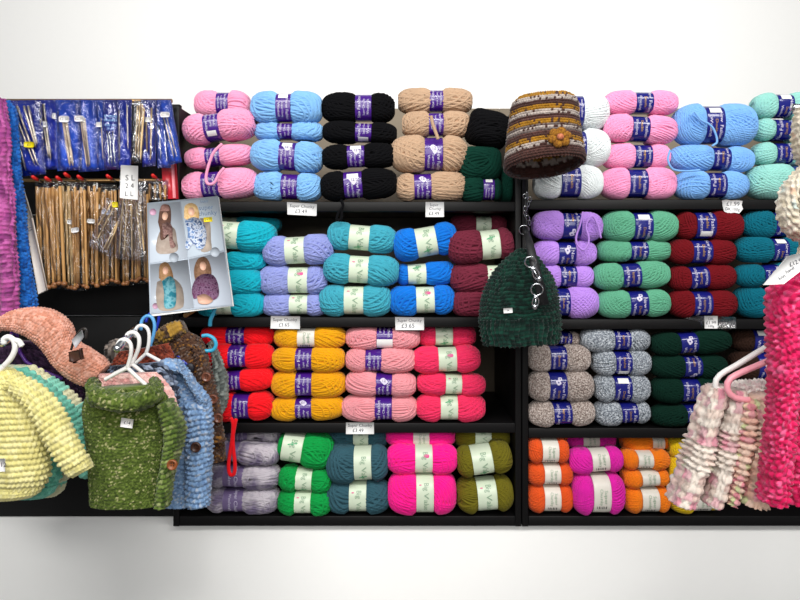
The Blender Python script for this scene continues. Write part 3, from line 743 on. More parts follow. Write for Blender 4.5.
packet([(56, 100), (81, 100), (82, 170), (58, 171)], -.044, [(63, 119, 70, 166), (66, 119, 73, 166)], [(64, 119, 10.5, 6.5, stk_w, 2)], 'blue needle packet with two pale needles under a white sticker, centre left', GB, blue_card2, r=1.35, nm=plain('pale pearl needle', '#cdb9a4', 0.4))
packet([(74, 100), (98, 100), (99, 171), (79, 172)], -.04, [(80.5, 118, 87, 167), (82.5, 118, 88.5, 167), (84.5, 118, 90, 166)], [(79, 118.5, 9.5, 6, stk_w, -2)], 'brighter blue packet with three thin needles under a high white sticker', GB, blue_card2, r=.8, nm=plain('pale pearl needle', '#cdb9a4', 0.4))
packet([(93, 100), (107, 100), (107, 170), (97, 171)], -.033, [(101, 118, 103, 160)], [(99, 124.5, 6, 5, stk_w, 0)], 'narrow blue packet with a small low white sticker, beside the lettered packet', GB, blue_card2, r=.7)
packet([(103, 100), (118, 100), (119, 169), (104, 170)], -.05, [(107, 131, 109.5, 165), (109.5, 131, 112, 165), (112.5, 131, 115, 164)], [], 'blue packet of silver needles with pale printed lettering at its top', GB, blue_card, r=.9, nm=chrome, film_m=film2, text=[('Knitting', 110.5, 116, 4, 0), ('Needles', 110.5, 120, 4, 0), ('4.00 mm', 110.5, 125, 3.5, 0), ('35 cm', 110.5, 128.5, 3, 0)])
packet([(117, 100), (132, 100), (131, 169), (117, 170)], -.036, [(119, 110, 119.5, 160), (127, 105, 128, 150)], [], 'dark blue needle packet without sticker, right of the lettered packet', GB, blue_card, r=.8)
packet([(134, 100), (147, 100), (142, 163), (131, 164)], -.055, [(142.5, 104, 140.5, 160), (140, 104, 138, 158), (137.5, 106, 135.5, 156), (144, 108, 141, 150)], [], 'silvery clear needle packet leaning left among the blue ones', GB, None, r=.9, nm=bamboo_pale, film_m=film2)
packet([(141, 100), (157, 100), (156, 166), (143, 167)], -.042, [(146, 118, 147, 152), (151.5, 108, 150.5, 160)], [(148, 119.5, 7, 5, stk_w, 0)], 'blue needle packet with a white sticker right of the silvery packet', GB, blue_card, r=.9, film_m=film2, nm=bamboo_pale)
packet([(154, 100), (168, 100), (171, 168), (158, 168)], -.036, [(159, 125, 161, 160), (164, 125, 167, 162)], [], 'blue needle packet second from the right end of the row', GB, blue_card2, r=.8, nm=chrome, film_m=film2)
packet([(159, 100), (171, 100), (182, 162), (171, 165)], -.054, [(164, 118, 174, 158), (167, 118, 177, 157)], [(165, 114.5, 9.5, 5.5, stk_w, 0)], 'bright blue needle packet tilted right at the right end of the row', GB, blue_card2, r=.7)
def bam(x0, x1, y0, y1, Y, n, label, stickers=(), nm=bamboo, r=1.35, lean=0):
    ns = []
    n += 2
    for k in range(n):
        x = x0 + (x1 - x0) * (k + .6) / (n + .2); ns.append((x, y0 + 7 + 3 * math.sin(k * 3 + x0), x + lean + 1.5 * math.sin(k * 2 + x0), y1 - 4 + 2 * math.cos(k + x0)))
    return packet([(x0, y0), (x1, y0), (x1 + lean, y1), (x0 + lean, y1)], Y, ns, list(stickers), label, GW, None, nm, film, r, knob_m, .011)
bam(35, 47, 181, 288, -.022, 2, 'packet of bamboo needles at the left end, beside the leaning white pack', lean=3)
bam(44, 62, 181, 289, -.040, 3, 'packet of thick bamboo needles second from the left on the lower rail', r=1.7, lean=3)
bam(61, 73, 182, 290, -.028, 2, 'narrow packet of bamboo needles with one sticker, left of the doubly stickered one', [(71, 222, 8, 4.5, stk_w, 5)], bamboo_pale, lean=3)
bam(70, 86, 182, 291, -.046, 3, 'packet of bamboo needles with a low crooked white sticker', [(75, 230, 8, 5, stk_w, -8)], lean=2)
bam(84, 99, 182, 288, -.030, 3, 'packet of bamboo needles with two white stickers side by side', [(84.5, 220, 5, 4.5, stk_w, 0), (91, 221, 8, 4.5, stk_w, 4)], lean=1)
bam(93, 103, 184, 286, -.02, 2, 'bamboo needle packet with a high white sticker above the diagonal packet', [(96, 206.5, 8.5, 5, stk_w, 4)])
bam(101, 117, 184, 286, -.030, 3, 'bamboo needle packet behind the diagonal packet, white sticker near its top', [(106, 212, 9, 5, stk_w, 5)])
bam(118, 134, 186, 286, -.017, 3, 'packet of bamboo needles hidden behind the large white-headed bag')
bam(133, 149, 186, 284, -.021, 3, 'packet of bamboo needles at the right end beside the pattern leaflet')
packet([(106, 197), (122, 206), (112, 258), (88, 246)], -.062, [(112, 202, 98, 226), (115, 205, 97, 240), (122, 214, 103, 250), (119, 222, 107, 250)], [(115, 204.5, 5.5, 5.5, stk_y, 0)], 'small diagonal packet of pale needles with a round yellow sticker', GW, None, bamboo_pale, film2, .8, None, .007)
packet([(120, 172), (146, 180), (147, 262), (115, 259)], -.075, [(123, 200, 119, 256), (127, 200, 124, 257), (131, 200, 132, 258), (136, 202, 141, 250), (140, 205, 144, 252)], [], 'large clear bag of thin needles with a white card header', GW, None, bamboo_pale, film2, .8, None, .010)
hd = thing('header_card', at(129, 200, -.0885), 'white card header with black marks at the top of the large clear bag', 'card')
under(MB().slab([at(x, y, -.0885) for x, y in ((121, 165), (138, 166), (138, 200), (120, 198))], (0, -1, 0), .0008).build('card', card_mat), hd)
flat_text('handwriting', [('S L', 130, 178, 8, 0), ('2 4', 129.5, 186, 7, 0), ('L L', 129, 194, 7, 0)], -.0897, ink_dark, hd)
packet([(146, 180), (168, 180), (168, 202), (147, 202)], -.02, [(150, 184, 150, 200), (155, 184, 155, 200), (160, 184, 161, 200), (165, 185, 165, 200)], [], 'short clear packet of brown needles behind the leaflet top', GW, None, bamboo, film2, 1.3, None, .008)
t = thing('paper_pack', at(44, 293, -.05), 'long white wrapped pack leaning between the blue scarf and bamboo needles', 'pack')
under(MB().slab([at(x, y, -.05) for x, y in ((19, 189), (24, 188), (33, 218), (27, 221))], (0, -1, 0), .006).build('clear_top', plain('greyish wrap', '#a7a29c', 0.3)), t)
under(MB().slab([at(x, y, -.05) for x, y in ((27, 221), (33, 218), (48, 290), (40, 294))], (0, -1, 0), .007).build('paper_wrap', plain('cream white wrap', '#d9cfc6', 0.35)), t)
flat_text('lettering', [('15', 30, 229, 5, -75)], -.0575, ink_dark, t)
t = thing('red_packet', at(171, 196, -.015), 'red packet hanging beside the pale pink balls, above the leaflet', 'packet')
under(MB().slab([at(x, y, -.015) for x, y in ((162, 160), (176, 160), (179, 199), (164, 199))], (0, -1, 0), .004).build('card', plain('red card', '#b3202c', 0.3, coat=.4)), t)
under(MB().slab([at(x, y, -.0192) for x, y in ((171, 161), (174, 161), (176, 198), (173, 198))], (0, -1, 0), .0006).build('pink_stripe', plain('pink card', '#e08a92', 0.35)), t)
# ------------------------------------------------------------------ pattern leaflet
YL = -.10
lf = thing('pattern_leaflet', at(190, 316, YL), 'tilted grey knitting pattern leaflet with four photographs of women in scarves', 'leaflet')
under(MB().slab([at(x, y, YL + .0015) for x, y in ((148, 204), (219, 197), (234, 306), (151, 316.5))], (0, -1, 0), .001).build('inner_page', paper), lf)
under(MB().slab([at(x, y, YL) for x, y in ((147, 203), (218, 196), (232.5, 305.5), (150, 314))], (0, -1, 0), .0008).build('cover', plain('blue grey cover', '#b7c2cf', 0.3, vary=.03, coat=.3)), lf)
def pr(pts_or_blob, m, lay, name, par):
    Yp = YL - .0010 - .00025 * lay
    if len(pts_or_blob) == 5 and not isinstance(pts_or_blob[0], tuple):
        cx, cy, rx, ry, ro = pts_or_blob; a = math.radians(ro)
        P = [(cx + rx * math.cos(k * PI / 9) * math.cos(a) - ry * math.sin(k * PI / 9) * math.sin(a), cy + rx * math.cos(k * PI / 9) * math.sin(a) + ry * math.sin(k * PI / 9) * math.cos(a)) for k in range(18)]
    else:
        sp = smooth_pts(list(pts_or_blob) + [pts_or_blob[0]], 30)[:-1]; P = [tuple(x) for x in sp]
    o = MB().slab([at(x, y, Yp) for x, y in P], (0, -1, 0), .0002).build(name, m)
    return sub(o, par)
def print_mat(n, cols, scale): return yarn_mat('printed ' + n, cols, scale, 0.0)
skin_p = plain('printed skin', '#d9ab93', 0.4, vary=.03)
panels = [((148.5, 204.5), (180, 201.5), (187.5, 258), (150, 263)), ((181, 201.4), (216.8, 198), (224, 250), (188.5, 257.5)), ((150, 264.5), (187.8, 259.5), (194, 308), (151.5, 312.5)), ((188.8, 259.2), (224.6, 251.8), (231.3, 304.5), (195, 308))]
pm = []
for k, pts in enumerate(panels):
    o = MB().slab([at(x, y, YL - .0009) for x, y in pts], (0, -1, 0), .0002).build('photo_panel', plain('printed backdrop %d' % k, ['#c2ccd8', '#bcc8d4', '#b9c2cd', '#c0c9d6'][k], 0.3, vary=.02, coat=.3)); under(o, lf); pm.append(o)
coat = print_mat('taupe coat', ['#a8988d', '#b9aba0'], 90); beige = print_mat('beige coat', ['#b5a698', '#a3968c'], 60)
pr([(163, 226), (174, 228), (177, 240), (177, 251), (160, 254), (156, 250), (158, 236)], coat, 1, 'coat', pm[0])
pr([(158, 222), (161, 207), (169, 205), (171, 218), (168, 236), (161, 240), (160, 230)], print_mat('dark hair', ['#5b4239', '#6c4f44'], 200), 2, 'hair', pm[0])
pr((165, 216, 2.88, 4.26, 5), skin_p, 3, 'face', pm[0])
pr([(159.5, 211), (162, 205), (167, 204.5), (170, 210), (165, 211.5)], print_mat('brown hat', ['#7b5a52', '#92716a'], 300), 4, 'hat', pm[0])
pr([(162, 224), (168, 222), (172, 226), (173, 240), (176, 246), (171, 248), (168, 234), (164, 238)], print_mat('brown scarf', ['#6d4e4c', '#a08079'], 260), 4, 'scarf', pm[0])
pr([(200, 218), (209, 220), (211, 240), (211, 250), (201, 251)], beige, 1, 'coat', pm[1])
pr([(184, 218), (185, 206), (191, 203), (197, 206), (199, 218), (192, 222)], print_mat('blonde hair', ['#c9a26b', '#e0c191'], 200), 2, 'hair', pm[1])
pr((191.5, 211.5, 3.20, 4.26, -5), skin_p, 3, 'face', pm[1])
pr([(185, 221), (193, 217), (201, 220), (206, 230), (205, 246), (199, 250), (193, 244), (188, 250), (185, 246), (188, 234)], print_mat('blue white scarf', ['#3d5a8c', '#dfe6f2', '#6f8fc0'], 150), 4, 'scarf', pm[1])
pr([(157, 282), (170, 277), (181, 285), (184, 300), (182, 308), (160, 310), (156, 296)], beige, 1, 'coat', pm[2])
pr([(159, 278), (160, 265), (166, 262), (171, 268), (173, 280), (166, 284)], print_mat('light brown hair', ['#94704f', '#a98460'], 200), 2, 'hair', pm[2])
pr((165.5, 270.5, 2.88, 4.10, 5), skin_p, 3, 'face', pm[2])
def teal_stripes(): return print_mat('teal scarf', ['#2e7f92', '#7fb9c4', '#3c93a5'], 70)
pr([(162, 281), (170, 276), (175, 282), (175, 306), (165, 308), (164, 292)], teal_stripes(), 4, 'scarf', pm[2])
pr([(196, 285), (194, 270), (198, 259), (205, 257), (210, 264), (211, 276), (203, 282)], print_mat('brown hair', ['#7c5c46', '#94715a'], 200), 2, 'hair', pm[3])
pr((203, 266, 3.20, 4.43, -8), skin_p, 3, 'face', pm[3])
pr([(196, 278), (203, 274), (213, 275), (218, 284), (218, 297), (208, 301), (200, 297), (194, 299), (192, 288)], print_mat('plum wrap', ['#55324f', '#8a6a86', '#6b4060'], 220), 4, 'scarf', pm[3])
pr([(197, 296), (205, 294), (213, 300), (208, 304), (199, 303)], skin_p, 5, 'hands', pm[3])
gm = plain('printed grey disc', '#a9b2bd', 0.4)
for (x, y) in ((174, 257.5), (215, 252)):
    o = MB().slab([at(x + 4.8 * math.cos(k * PI / 12), y + 4.8 * math.sin(k * PI / 12), YL - .0012) for k in range(24)], (0, -1, 0), .0002).build('round_badge', gm); under(o, lf)
pk = plain('printed pink mark', '#c79ab4', 0.4)
for (x, y, r_) in ((153, 212, 3.4), (155.5, 306, 3)):
    o = MB().slab([at(x + r_ * math.cos(k * PI / 8), y + r_ * math.sin(k * PI / 8), YL - .0012) for k in range(16)], (0, -1, 0), .0002).build('maker_mark', pk); under(o, lf)
flat_text('lettering', [('5660', 204, 201.5, 4, 5), ('super', 206, 207.6, 6.6, 5), ('chunky', 207.5, 213.2, 6.6, 5)], YL - .0013, plain('blue grey print', '#4f6480', 0.4), lf)
s_ = under(MB().slab([at(x, y, YL - .0014) for x, y in ((203.5, 217.5), (212, 217), (212.5, 221.5), (204, 222))], (0, -1, 0), .0004).build('price_sticker', stk_y), lf)
flat_text('price', [('£4.00', 208, 219.5, 3, 3)], YL - .0022, pen, s_, True)
# ------------------------------------------------------------------ hangers
white_pl = plain('white hanger plastic', '#ecebe8', 0.3); lblue_pl = plain('light blue hanger plastic', '#5fa8e0', 0.3)
royal_pl = plain('royal blue hanger plastic', '#1c34b0', 0.3); purple_pl = plain('purple hanger plastic', '#5d2a9a', 0.3); pink_pl = plain('pink hanger plastic', '#f2a3b0', 0.3); turq_pl = plain('turquoise plastic', '#3aa9cf', 0.3)
def hanger(paths, mat, r, label, chrome_hook=None):
    """paths: lists of (px, py, Y): the first is the hook with its stem, the others arms"""
    p0 = paths[0][-1]; t = thing('coat_hanger', at(*p0), label, 'coat hanger', 'plastic coat hangers')
    for k, p in enumerate(paths):
        under(MB().tube(wire(p, 30), r, 12).build('hook' if k == 0 else 'arm', mat, smooth=True), t)
    return t
def hp(pts, Y): return [(a, b, Y) for a, b in pts]
Y1, Y2, Y3, Y4, Y5 = -.325, -.275, -.20, -.15, -.095
hanger([hp([(118.5, 350), (117.5, 345), (120.5, 340.5), (126, 339.5), (130.5, 344), (131, 353), (127.5, 368)], Y1), hp([(127.5, 368), (117, 373), (105, 379.5)], Y1), hp([(127.5, 368), (136, 376), (146, 385)], Y1)], white_pl, .0032, 'foremost white hanger holding the olive green jumper')
hanger([hp([(126, 343), (126.5, 336), (130, 332.5), (135.5, 333), (139, 338), (138.5, 348), (132, 364)], Y2), hp([(132, 364), (124, 369), (110, 376)], Y2), hp([(132, 364), (142, 372), (153, 382)], Y2)], white_pl, .0034, 'second white hanger close behind the foremost one')
hanger([hp([(135.5, 337), (136, 329), (140, 325.5), (146, 327), (149, 333), (148.5, 345), (146, 353.5)], Y3), hp([(146, 353.5), (138, 361), (130, 368)], Y3), hp([(146, 353.5), (158, 360), (170, 367)], Y3)], white_pl, .0032, 'white hanger holding the light blue cardigan')
hanger([hp([(141, 330), (142, 320.5), (146.5, 316), (151.5, 317), (154.5, 324), (153.5, 335), (150, 346)], Y4), hp([(150, 346), (160, 354), (171, 364)], Y4), hp([(150, 346), (140, 353), (126, 362)], Y4)], lblue_pl, .0032, 'light blue hanger with its hook above the white ones')
rb = hanger([hp([(146, 322), (148, 316), (153, 312), (159, 316), (155, 333)], Y5), hp([(155, 333), (172, 350), (190, 367)], Y5)], royal_pl, .003, 'royal blue hanger sloping over the brown cardigan')
under(MB().ball(at(190, 368, Y5 - .004), .009, .004, .010, 16, 8).build('size_disc', ink_dark, smooth=True), rb)
hanger([hp([(4, 344), (4, 339), (9, 337), (14, 341), (15, 349), (11, 358), (4, 366)], -.385), hp([(4, 366), (-4, 374), (-16, 386)], -.385), hp([(14, 340), (19, 341.5), (22, 346)], -.385)], white_pl, .0042, 'thick white hanger at the left edge holding the yellow cardigan')
hanger([hp([(11, 338), (12, 332), (16, 332), (18, 345), (20, 352)], -.17), hp([(20, 352), (27, 362), (42, 370), (62, 379)], -.17)], purple_pl, .003, 'purple hanger under the pink knitted hood')
# ------------------------------------------------------------------ garments on the left
yl = ['#dcd490', '#e2da9c', '#d4cb84']
wood_b = plain('brown wooden button', '#6e3a22', 0.4, vary=.2, bscale=150); dark_b = plain('dark brown button', '#42261c', 0.4, vary=.2, bscale=150)
hole = plain('button hole shade', '#1c0f0a', 0.8)
def button(x, y, r, Y, m, parent):
    o = under(MB().disc(at(x, y, Y), r * sc_at(Y), .004).build('button', m, smooth=True), parent)
    for dx, dy in ((-.22, -.2), (.22, -.2), (-.22, .2), (.22, .2)):
        sub(MB().disc(at(x + dx * r, y + dy * r, Y - .0018), r * .11 * sc_at(Y), .001, 8).build('thread_hole', hole), o)
def stk(x, y, w_, h_, Y, parent, txt, tilt=0):
    o = under(MB().slab([at(x + a * w_ / 2 - b * h_ / 2 * math.sin(math.radians(tilt)), y + b * h_ / 2 + a * w_ / 2 * math.sin(math.radians(tilt)), Y) for a, b in ((-1, -1), (1, -1), (1, 1), (-1, 1))], (0, -1, 0), .0006).build('price_sticker', stk_w), parent)
    flat_text('price', [(txt, x, y, h_ * .5, -tilt)], Y - .0010, pen, o, True)
def garment(name, loc, label, cat): return thing(name, loc, label, cat)
# scarves at the far left
loft('knitted_scarf', [(-14, 100, 8, 98, -.10, .012), (-14, 130, 13, 130, -.11, .016), (-14, 180, 16, 180, -.11, .016), (-14, 240, 19, 240, -.11, .016), (-14, 300, 22, 300, -.11, .016), (-14, 322, 22, 322, -.11, .012)], 'rib', .009, .011, .006, ['#a34a88', '#b65c9c', '#8a3c78'], folds=(.005, 1.5, 0))
tag(bpy.data.objects['knitted_scarf'], 'magenta purple knitted scarf hanging at the far left edge', 'scarf')
o = loft('knitted_scarf', [(4, 101, 12, 100, -.062, .008), (4, 118, 18, 112, -.068, .013), (8, 150, 20, 150, -.068, .013), (10, 200, 24, 200, -.068, .014), (14, 250, 30, 250, -.068, .014), (18, 300, 36, 302, -.068, .014), (18, 314, 36, 314, -.068, .012)], 'moss', .008, .007, .004, ['#1d62b8', '#2a74cc', '#164f9c'])
tag(o, 'blue knitted scarf between the purple scarf and the needle packets', 'scarf')
# pink hood
t = garment('knitted_hood', at(60, 385, -.22), 'salmon pink knitted hood arching over the yellow cardigan, grey clip on it', 'hood')
loft('hood_fabric', [(-16, 336, -16, 352, -.21, .02), (-4, 322, -3, 333, -.21, .022), (15, 310, 12, 330, -.21, .028), (35, 306.5, 27, 335, -.21, .03), (55, 310, 38, 344, -.21, .03), (71, 322, 47, 355, -.21, .03), (78, 338, 56, 366, -.21, .03), (92, 347, 68, 376, -.21, .028), (104, 356, 81, 383, -.21, .026), (110, 364, 92, 386, -.21, .02)], 'moss', .0050, .0050, .0024, ['#d2947f', '#dea592', '#c6866f'], t, wob=.004)
under(MB().slab([at(x, y, -.262) for x, y in ((72, 340), (82, 330), (84, 337), (76, 348))], (0, -1, 0), .002).build('grey_tag', plain('grey tag', '#a9a9ae', 0.4)), t)
under(MB().tube(wire(hp([(71, 350), (75, 338), (82, 329.5), (86, 329), (86, 338)], -.2605), 24), .0022, 8).build('clip_wire', plain('dark clip', '#2a2624', 0.3), smooth=True), t)
under(MB().slab([at(x, y, -.262) for x, y in ((72, 352), (82, 349), (83.5, 358), (76, 362), (72.5, 360))], (0, -1, 0), .008).build('clip', plain('brown tortoise clip', '#4a2f28', 0.25, vary=.4, bscale=120), bevel=.002), t)
o = loft('knitted_jumper', [(-10, 338, 40, 342, -.13, .02), (-10, 355, 62, 360, -.13, .025), (-10, 375, 80, 385, -.13, .03), (-10, 420, 84, 420, -.13, .03), (-10, 470, 84, 470, -.13, .02)], 'garter', .008, .007, .004, ['#3a2640', '#4a3250', '#2c1c34'])
tag(o, 'dark purple knitted jumper hanging beneath the pink hood', 'jumper')
# three little cardigans on the left arm
def cardigan(dx, dy, Y, cols, label, sticker=False, colfn=None):
    t = garment('baby_cardigan', at(10 + dx, 490 + dy, Y), label, 'cardigan')
    S = lambda rows, th: [(a + dx, b + dy, c + dx, d + dy, Y, q * th) for a, b, c, d, q in rows]
    loft('body', S([(-24, 366, 10, 368, .5), (-24, 372, 22, 374, .8), (-24, 388, 32, 388, 1), (-24, 404, 38, 404, 1), (-24, 430, 46, 430, 1), (-24, 455, 49, 455, 1), (-24, 474, 50, 474, 1), (-24, 487, 42, 488, .7)], .026), 'garter', .0088, .0062, .0052, cols, t, colfn=colfn, warp=.05, jit=.07, wob=.003)
    loft('sleeve', [(*r[:4], Y - .014, r[5]) for r in S([(6, 388, 15, 371, .7), (24, 400, 34, 380, .9), (34, 412, 52, 396, 1), (44, 432, 68, 417, 1), (53, 450, 79, 436, 1), (62, 464, 87, 451, 1), (66, 469, 89.5, 456, .9)], .024)], 'garter', .0088, .0062, .0052, cols, t, colfn=colfn, warp=.05, jit=.07, wob=.003)
    loft('cuff', [(*r[:4], Y - .014, r[5]) for r in S([(65, 468, 89, 455, .86), (70, 474, 92, 462, .86), (74, 476, 93, 466, .6)], .024)], 'rib', .006, .005, .0015, cols, t, colfn=colfn, warp=.05, jit=.07, wob=.003)
    loft('hem', S([(-24, 484, 44, 484, .78), (-24, 491, 41, 491, .8), (-24, 496, 34, 496, .6)], .026), 'rib', .006, .005, .0015, cols, t, colfn=colfn, warp=.05, jit=.07, wob=.003)
    return t
def stripes(iu, iv, U, V, pal):
    k = (np.floor(V / .030) % 2).astype(int); return pal[k]
t = cardigan(0, 1, -.375, yl, 'pale yellow ridged baby cardigan, foremost at the left edge')
stk(1.5, 465, 7.5, 13, -.413, t, '£12')
cardigan(13, 1, -.295, ['#6dbba6', '#7ac6b2', '#60ae9a'], 'mint turquoise baby cardigan showing behind the yellow one')
cardigan(22, -2, -.225, ['#d8d6b0', '#86cdb8'], 'cream and mint striped baby cardigan, rearmost of the three', colfn=stripes)
# olive jumper
ol = ['#4b5c22', '#5f7030', '#3a4a18', '#9c9c6c']; olw = [.4, .3, .22, .08]
t = garment('knitted_jumper', at(130, 500, Y1), 'olive green marled jumper with a rolled collar and white price sticker', 'jumper')
loft('body', rowsY([(98, 388, 156, 384), (88, 396, 166, 394), (84, 406, 170, 404), (86, 425, 168, 424), (90, 450, 166, 448), (92, 475, 165, 475), (92, 502, 165, 502)], Y1, .030), 'stock', .0052, .0054, .0034, ol, t, wts=olw, marl=2)
loft('collar', [(90, 376, 101, 390, Y1 - .012, .024), (94, 384, 96, 404, Y1 - .030, .024), (106, 386, 104, 408, Y1 - .035, .026), (122, 391, 122, 412, Y1 - .038, .026), (140, 390, 146, 409, Y1 - .036, .026), (152, 382, 162, 399, Y1 - .030, .024), (150, 376, 162, 386, Y1 - .012, .02)], 'stock', .0075, .0075, .0055, ol, t, wts=olw, marl=2)
loft('button_band', [(160, 402, 172, 398, Y1 - .006, .028), (162, 416, 181, 413, Y1 - .006, .03), (164, 430, 186, 428, Y1 - .006, .03), (163, 450, 183, 448, Y1 - .006, .03), (161, 475, 176, 473, Y1 - .006, .03), (160, 502, 172, 502, Y1 - .006, .026)], 'garter', .0075, .006, .0055, ['#55692a', '#66783a', '#3f5320', '#8c9660'], t, wts=olw)
button(172.5, 464.5, 5.4, Y1 - .041, plain('copper brown button', '#8a4c26', 0.35, vary=.2, bscale=150), t)
stk(127, 423, 12, 9, Y1 - .0405, t, '£14', 8)
# pale pink garment just behind
o = loft('knitted_jumper', rowsY([(100, 374, 158, 372), (98, 386, 172, 390), (98, 402, 178, 410), (98, 430, 178, 430), (98, 470, 170, 470)], -.287, .011), 'stock', .0065, .0065, .003, ['#e3b0aa', '#d99c98', '#ecc4bd'])
tag(o, 'pale pink jumper, only its shoulder edge showing behind the olive jumper', 'jumper')
# navy flecked garment
o = loft('knitted_cardigan', rowsY([(110, 366, 162, 362), (106, 378, 174, 374), (108, 400, 180, 400), (110, 450, 172, 450), (110, 480, 172, 480)], -.262, .009), 'moss', .008, .0075, .005, ['#2b3140', '#59657c', '#1d222e', '#8b97ab'], wts=[.4, .3, .2, .1])
tag(o, 'dark navy flecked cardigan between the pink and light blue garments', 'cardigan')
# light blue cardigan
lb = ['#7797be', '#8aa9cd', '#6482ab', '#a9b5c6']; lbw = [.4, .3, .18, .12]
t = garment('knitted_cardigan', at(190, 500, Y3), 'light blue chunky cardigan with dark brown buttons beside the olive jumper', 'cardigan')
loft('body', rowsY([(150, 366, 176, 360), (152, 378, 186, 372), (156, 395, 198, 388), (160, 415, 205, 408), (162, 440, 203, 438), (164, 470, 200, 470), (164, 502, 196, 502)], Y3, .030), 'stock', .0065, .0066, .0045, lb, t, wts=lbw, marl=2)
loft('collar', [(140, 368, 146, 380, Y3 - .01, .018), (152, 365, 158, 380, Y3 - .024, .022), (166, 359, 176, 374, Y3 - .03, .024), (176, 360, 187, 372, Y3 - .028, .022), (184, 372, 198, 386, Y3 - .024, .022), (194, 390, 210, 400, Y3 - .02, .022), (199, 403, 213, 412, Y3 - .016, .018)], 'stock', .0075, .0075, .006, lb, t, wts=lbw, marl=2)
loft('button_band', [(186, 398, 211, 404, Y3 - .016, .028), (186, 416, 214, 416, Y3 - .018, .03), (187, 445, 214, 445, Y3 - .018, .03), (187, 475, 212, 475, Y3 - .018, .03), (187, 503, 210, 503, Y3 - .018, .028)], 'garter', .0095, .0075, .0065, lb, t, wts=lbw, marl=2)
button(196, 447, 5.2, Y3 - .053, dark_b, t)
# rust garment, brown hat roll and brown cardigan
o = loft('knitted_jumper', rowsY([(118, 352, 168, 344), (112, 362, 176, 358), (114, 380, 180, 380), (116, 430, 176, 430)], -.165, .014), 'moss', .007, .0065, .0045, ['#7a3423', '#8f4430', '#5e2518'])
tag(o, 'rust red jumper glimpsed between the white hanger arms', 'jumper')
o = loft('knitted_hat', [(107, 345, 109, 362, -.12, .02), (114, 339, 117, 366, -.12, .026), (124, 340, 126, 366, -.12, .024), (131, 346, 132, 360, -.12, .012)], 'garter', .008, .007, .004, ['#4c4440', '#6b625c', '#857a72', '#2e2826'])
tag(o, 'small grey striped knitted hat behind the hanger hooks', 'hat')
br = ['#4a3226', '#5a4030', '#36231b', '#8a5f2c', '#6b5c54']; brw = [.36, .26, .2, .1, .08]
t = garment('knitted_cardigan', at(205, 455, -.06), 'dark brown flecked cardigan with round buttons beside the bright red balls', 'cardigan')
loft('body', rowsY([(152, 345, 184, 330), (158, 358, 200, 338), (166, 375, 206, 352), (176, 395, 211, 385), (184, 415, 218, 412), (188, 435, 224, 434), (190, 460, 226, 460)], -.075, .024), 'stock', .0062, .0062, .0042, br, t, wts=brw, marl=2)
loft('collar', [(153, 336, 161, 346, -.085, .018), (160, 328, 170, 343, -.092, .022), (171, 322, 181, 338, -.092, .022), (182, 320, 188, 333, -.085, .016)], 'rib', .007, .008, .005, ['#8a6a2a', '#3c2c22', '#a07c34', '#5a4636'], t)
loft('button_band', [(190, 345, 201, 342, -.085, .02), (196, 360, 208, 358, -.087, .022), (199, 380, 213, 380, -.087, .022), (206, 405, 220, 405, -.087, .022), (211, 440, 226, 440, -.087, .02)], 'garter', .008, .007, .005, br, t, wts=brw, marl=2)
for x, y in ((206.5, 377), (213, 399), (218.5, 418)): button(x, y, 4.8, -.111, plain('rosy brown button', '#7a4a38', 0.3, vary=.2, bscale=150), t)
o = loft('knitted_scarf', [(206, 345, 214, 338, -.036, .008), (210, 360, 222, 354, -.036, .009), (213, 380, 228, 376, -.036, .009), (216, 398, 228, 400, -.036, .009), (217, 412, 223, 414, -.036, .007)], 'rib', .008, .008, .005, ['#6f7672', '#868d88', '#565d5a'])
tag(o, 'grey green ribbed scarf end between the brown cardigan and red balls', 'scarf')
o = MB().tube(wire(hp([(202, 336), (208, 335.5), (214, 339), (216, 345), (213, 350), (205, 351)], -.078), 30), .0038, 12).build('hanger_end', turq_pl, smooth=True)
tag(o, 'turquoise curved hanger end poking from the brown cardigan', 'hanger end')
o = MB().tube(wire(hp([(215, 308), (213, 314), (210.5, 320), (210, 326)], -.05), 16), .0042, 12).build('plastic_peg', turq_pl, smooth=True)
tag(o, 'turquoise plastic peg sticking out below the leaflet', 'peg')
o = MB().tube(wire(hp([(197, 309), (191, 313), (184, 316)], -.03), 10), [.0030] * 7 + [.0042, .005, .004], 12).build('wooden_peg', bamboo, smooth=True)
tag(o, 'short wooden peg sticking out below the leaflet', 'peg')
# loose ends: parts of the balls they come from
def loose(pts, Y, r, ball_label, n=40):
    root = BALL[ball_label]; m = [c for c in root.children if c.name.startswith('wound_yarn')][0].data.materials[0]
    o = MB().tube(wire(hp(pts, Y), n), r, 8).build('loose_strand', m, smooth=True)
    o.parent = root; o.matrix_parent_inverse = (Matrix.Translation(root.location) @ root.rotation_euler.to_matrix().to_4x4()).inverted()
P_ = 'pale pink chunky yarn ball in purple band, '
loose([(231, 418), (233, 424), (232, 440), (229.5, 456), (228.5, 468), (230.5, 475), (234, 474), (235, 464), (233.5, 450), (233, 436), (235, 424), (236, 419)], -.045, .0040, 'bright red chunky yarn ball in purple band, lowest of its stack', 60)
loose([(222, 144), (214, 152), (209, 164), (206, 178), (208, 184), (214, 183), (219, 174), (224, 168)], -.034, .0032, P_ + 'third from the top of its stack')
loose([(341, 200), (343, 206), (338, 214), (337, 220), (341, 219), (342, 210)], -.02, .003, 'black chunky yarn ball in purple band, lowest of its stack')
loose([(431, 116), (433, 125), (436, 133), (438, 139)], -.026, .0036, 'beige chunky yarn ball in purple band, second from the top of its stack')
loose([(583, 212), (580, 225), (576, 238), (578, 246), (584, 250), (589, 240), (586, 226), (592, 216), (598, 226), (601, 238)], -.028, .0022, 'lilac smooth yarn ball in navy band, topmost of its stack')
loose([(690, 116), (694, 112), (701, 120), (709, 124), (714, 130), (717, 142), (712, 146)], -.03, .0022, 'sky blue smooth yarn ball in navy band, topmost of its stack')
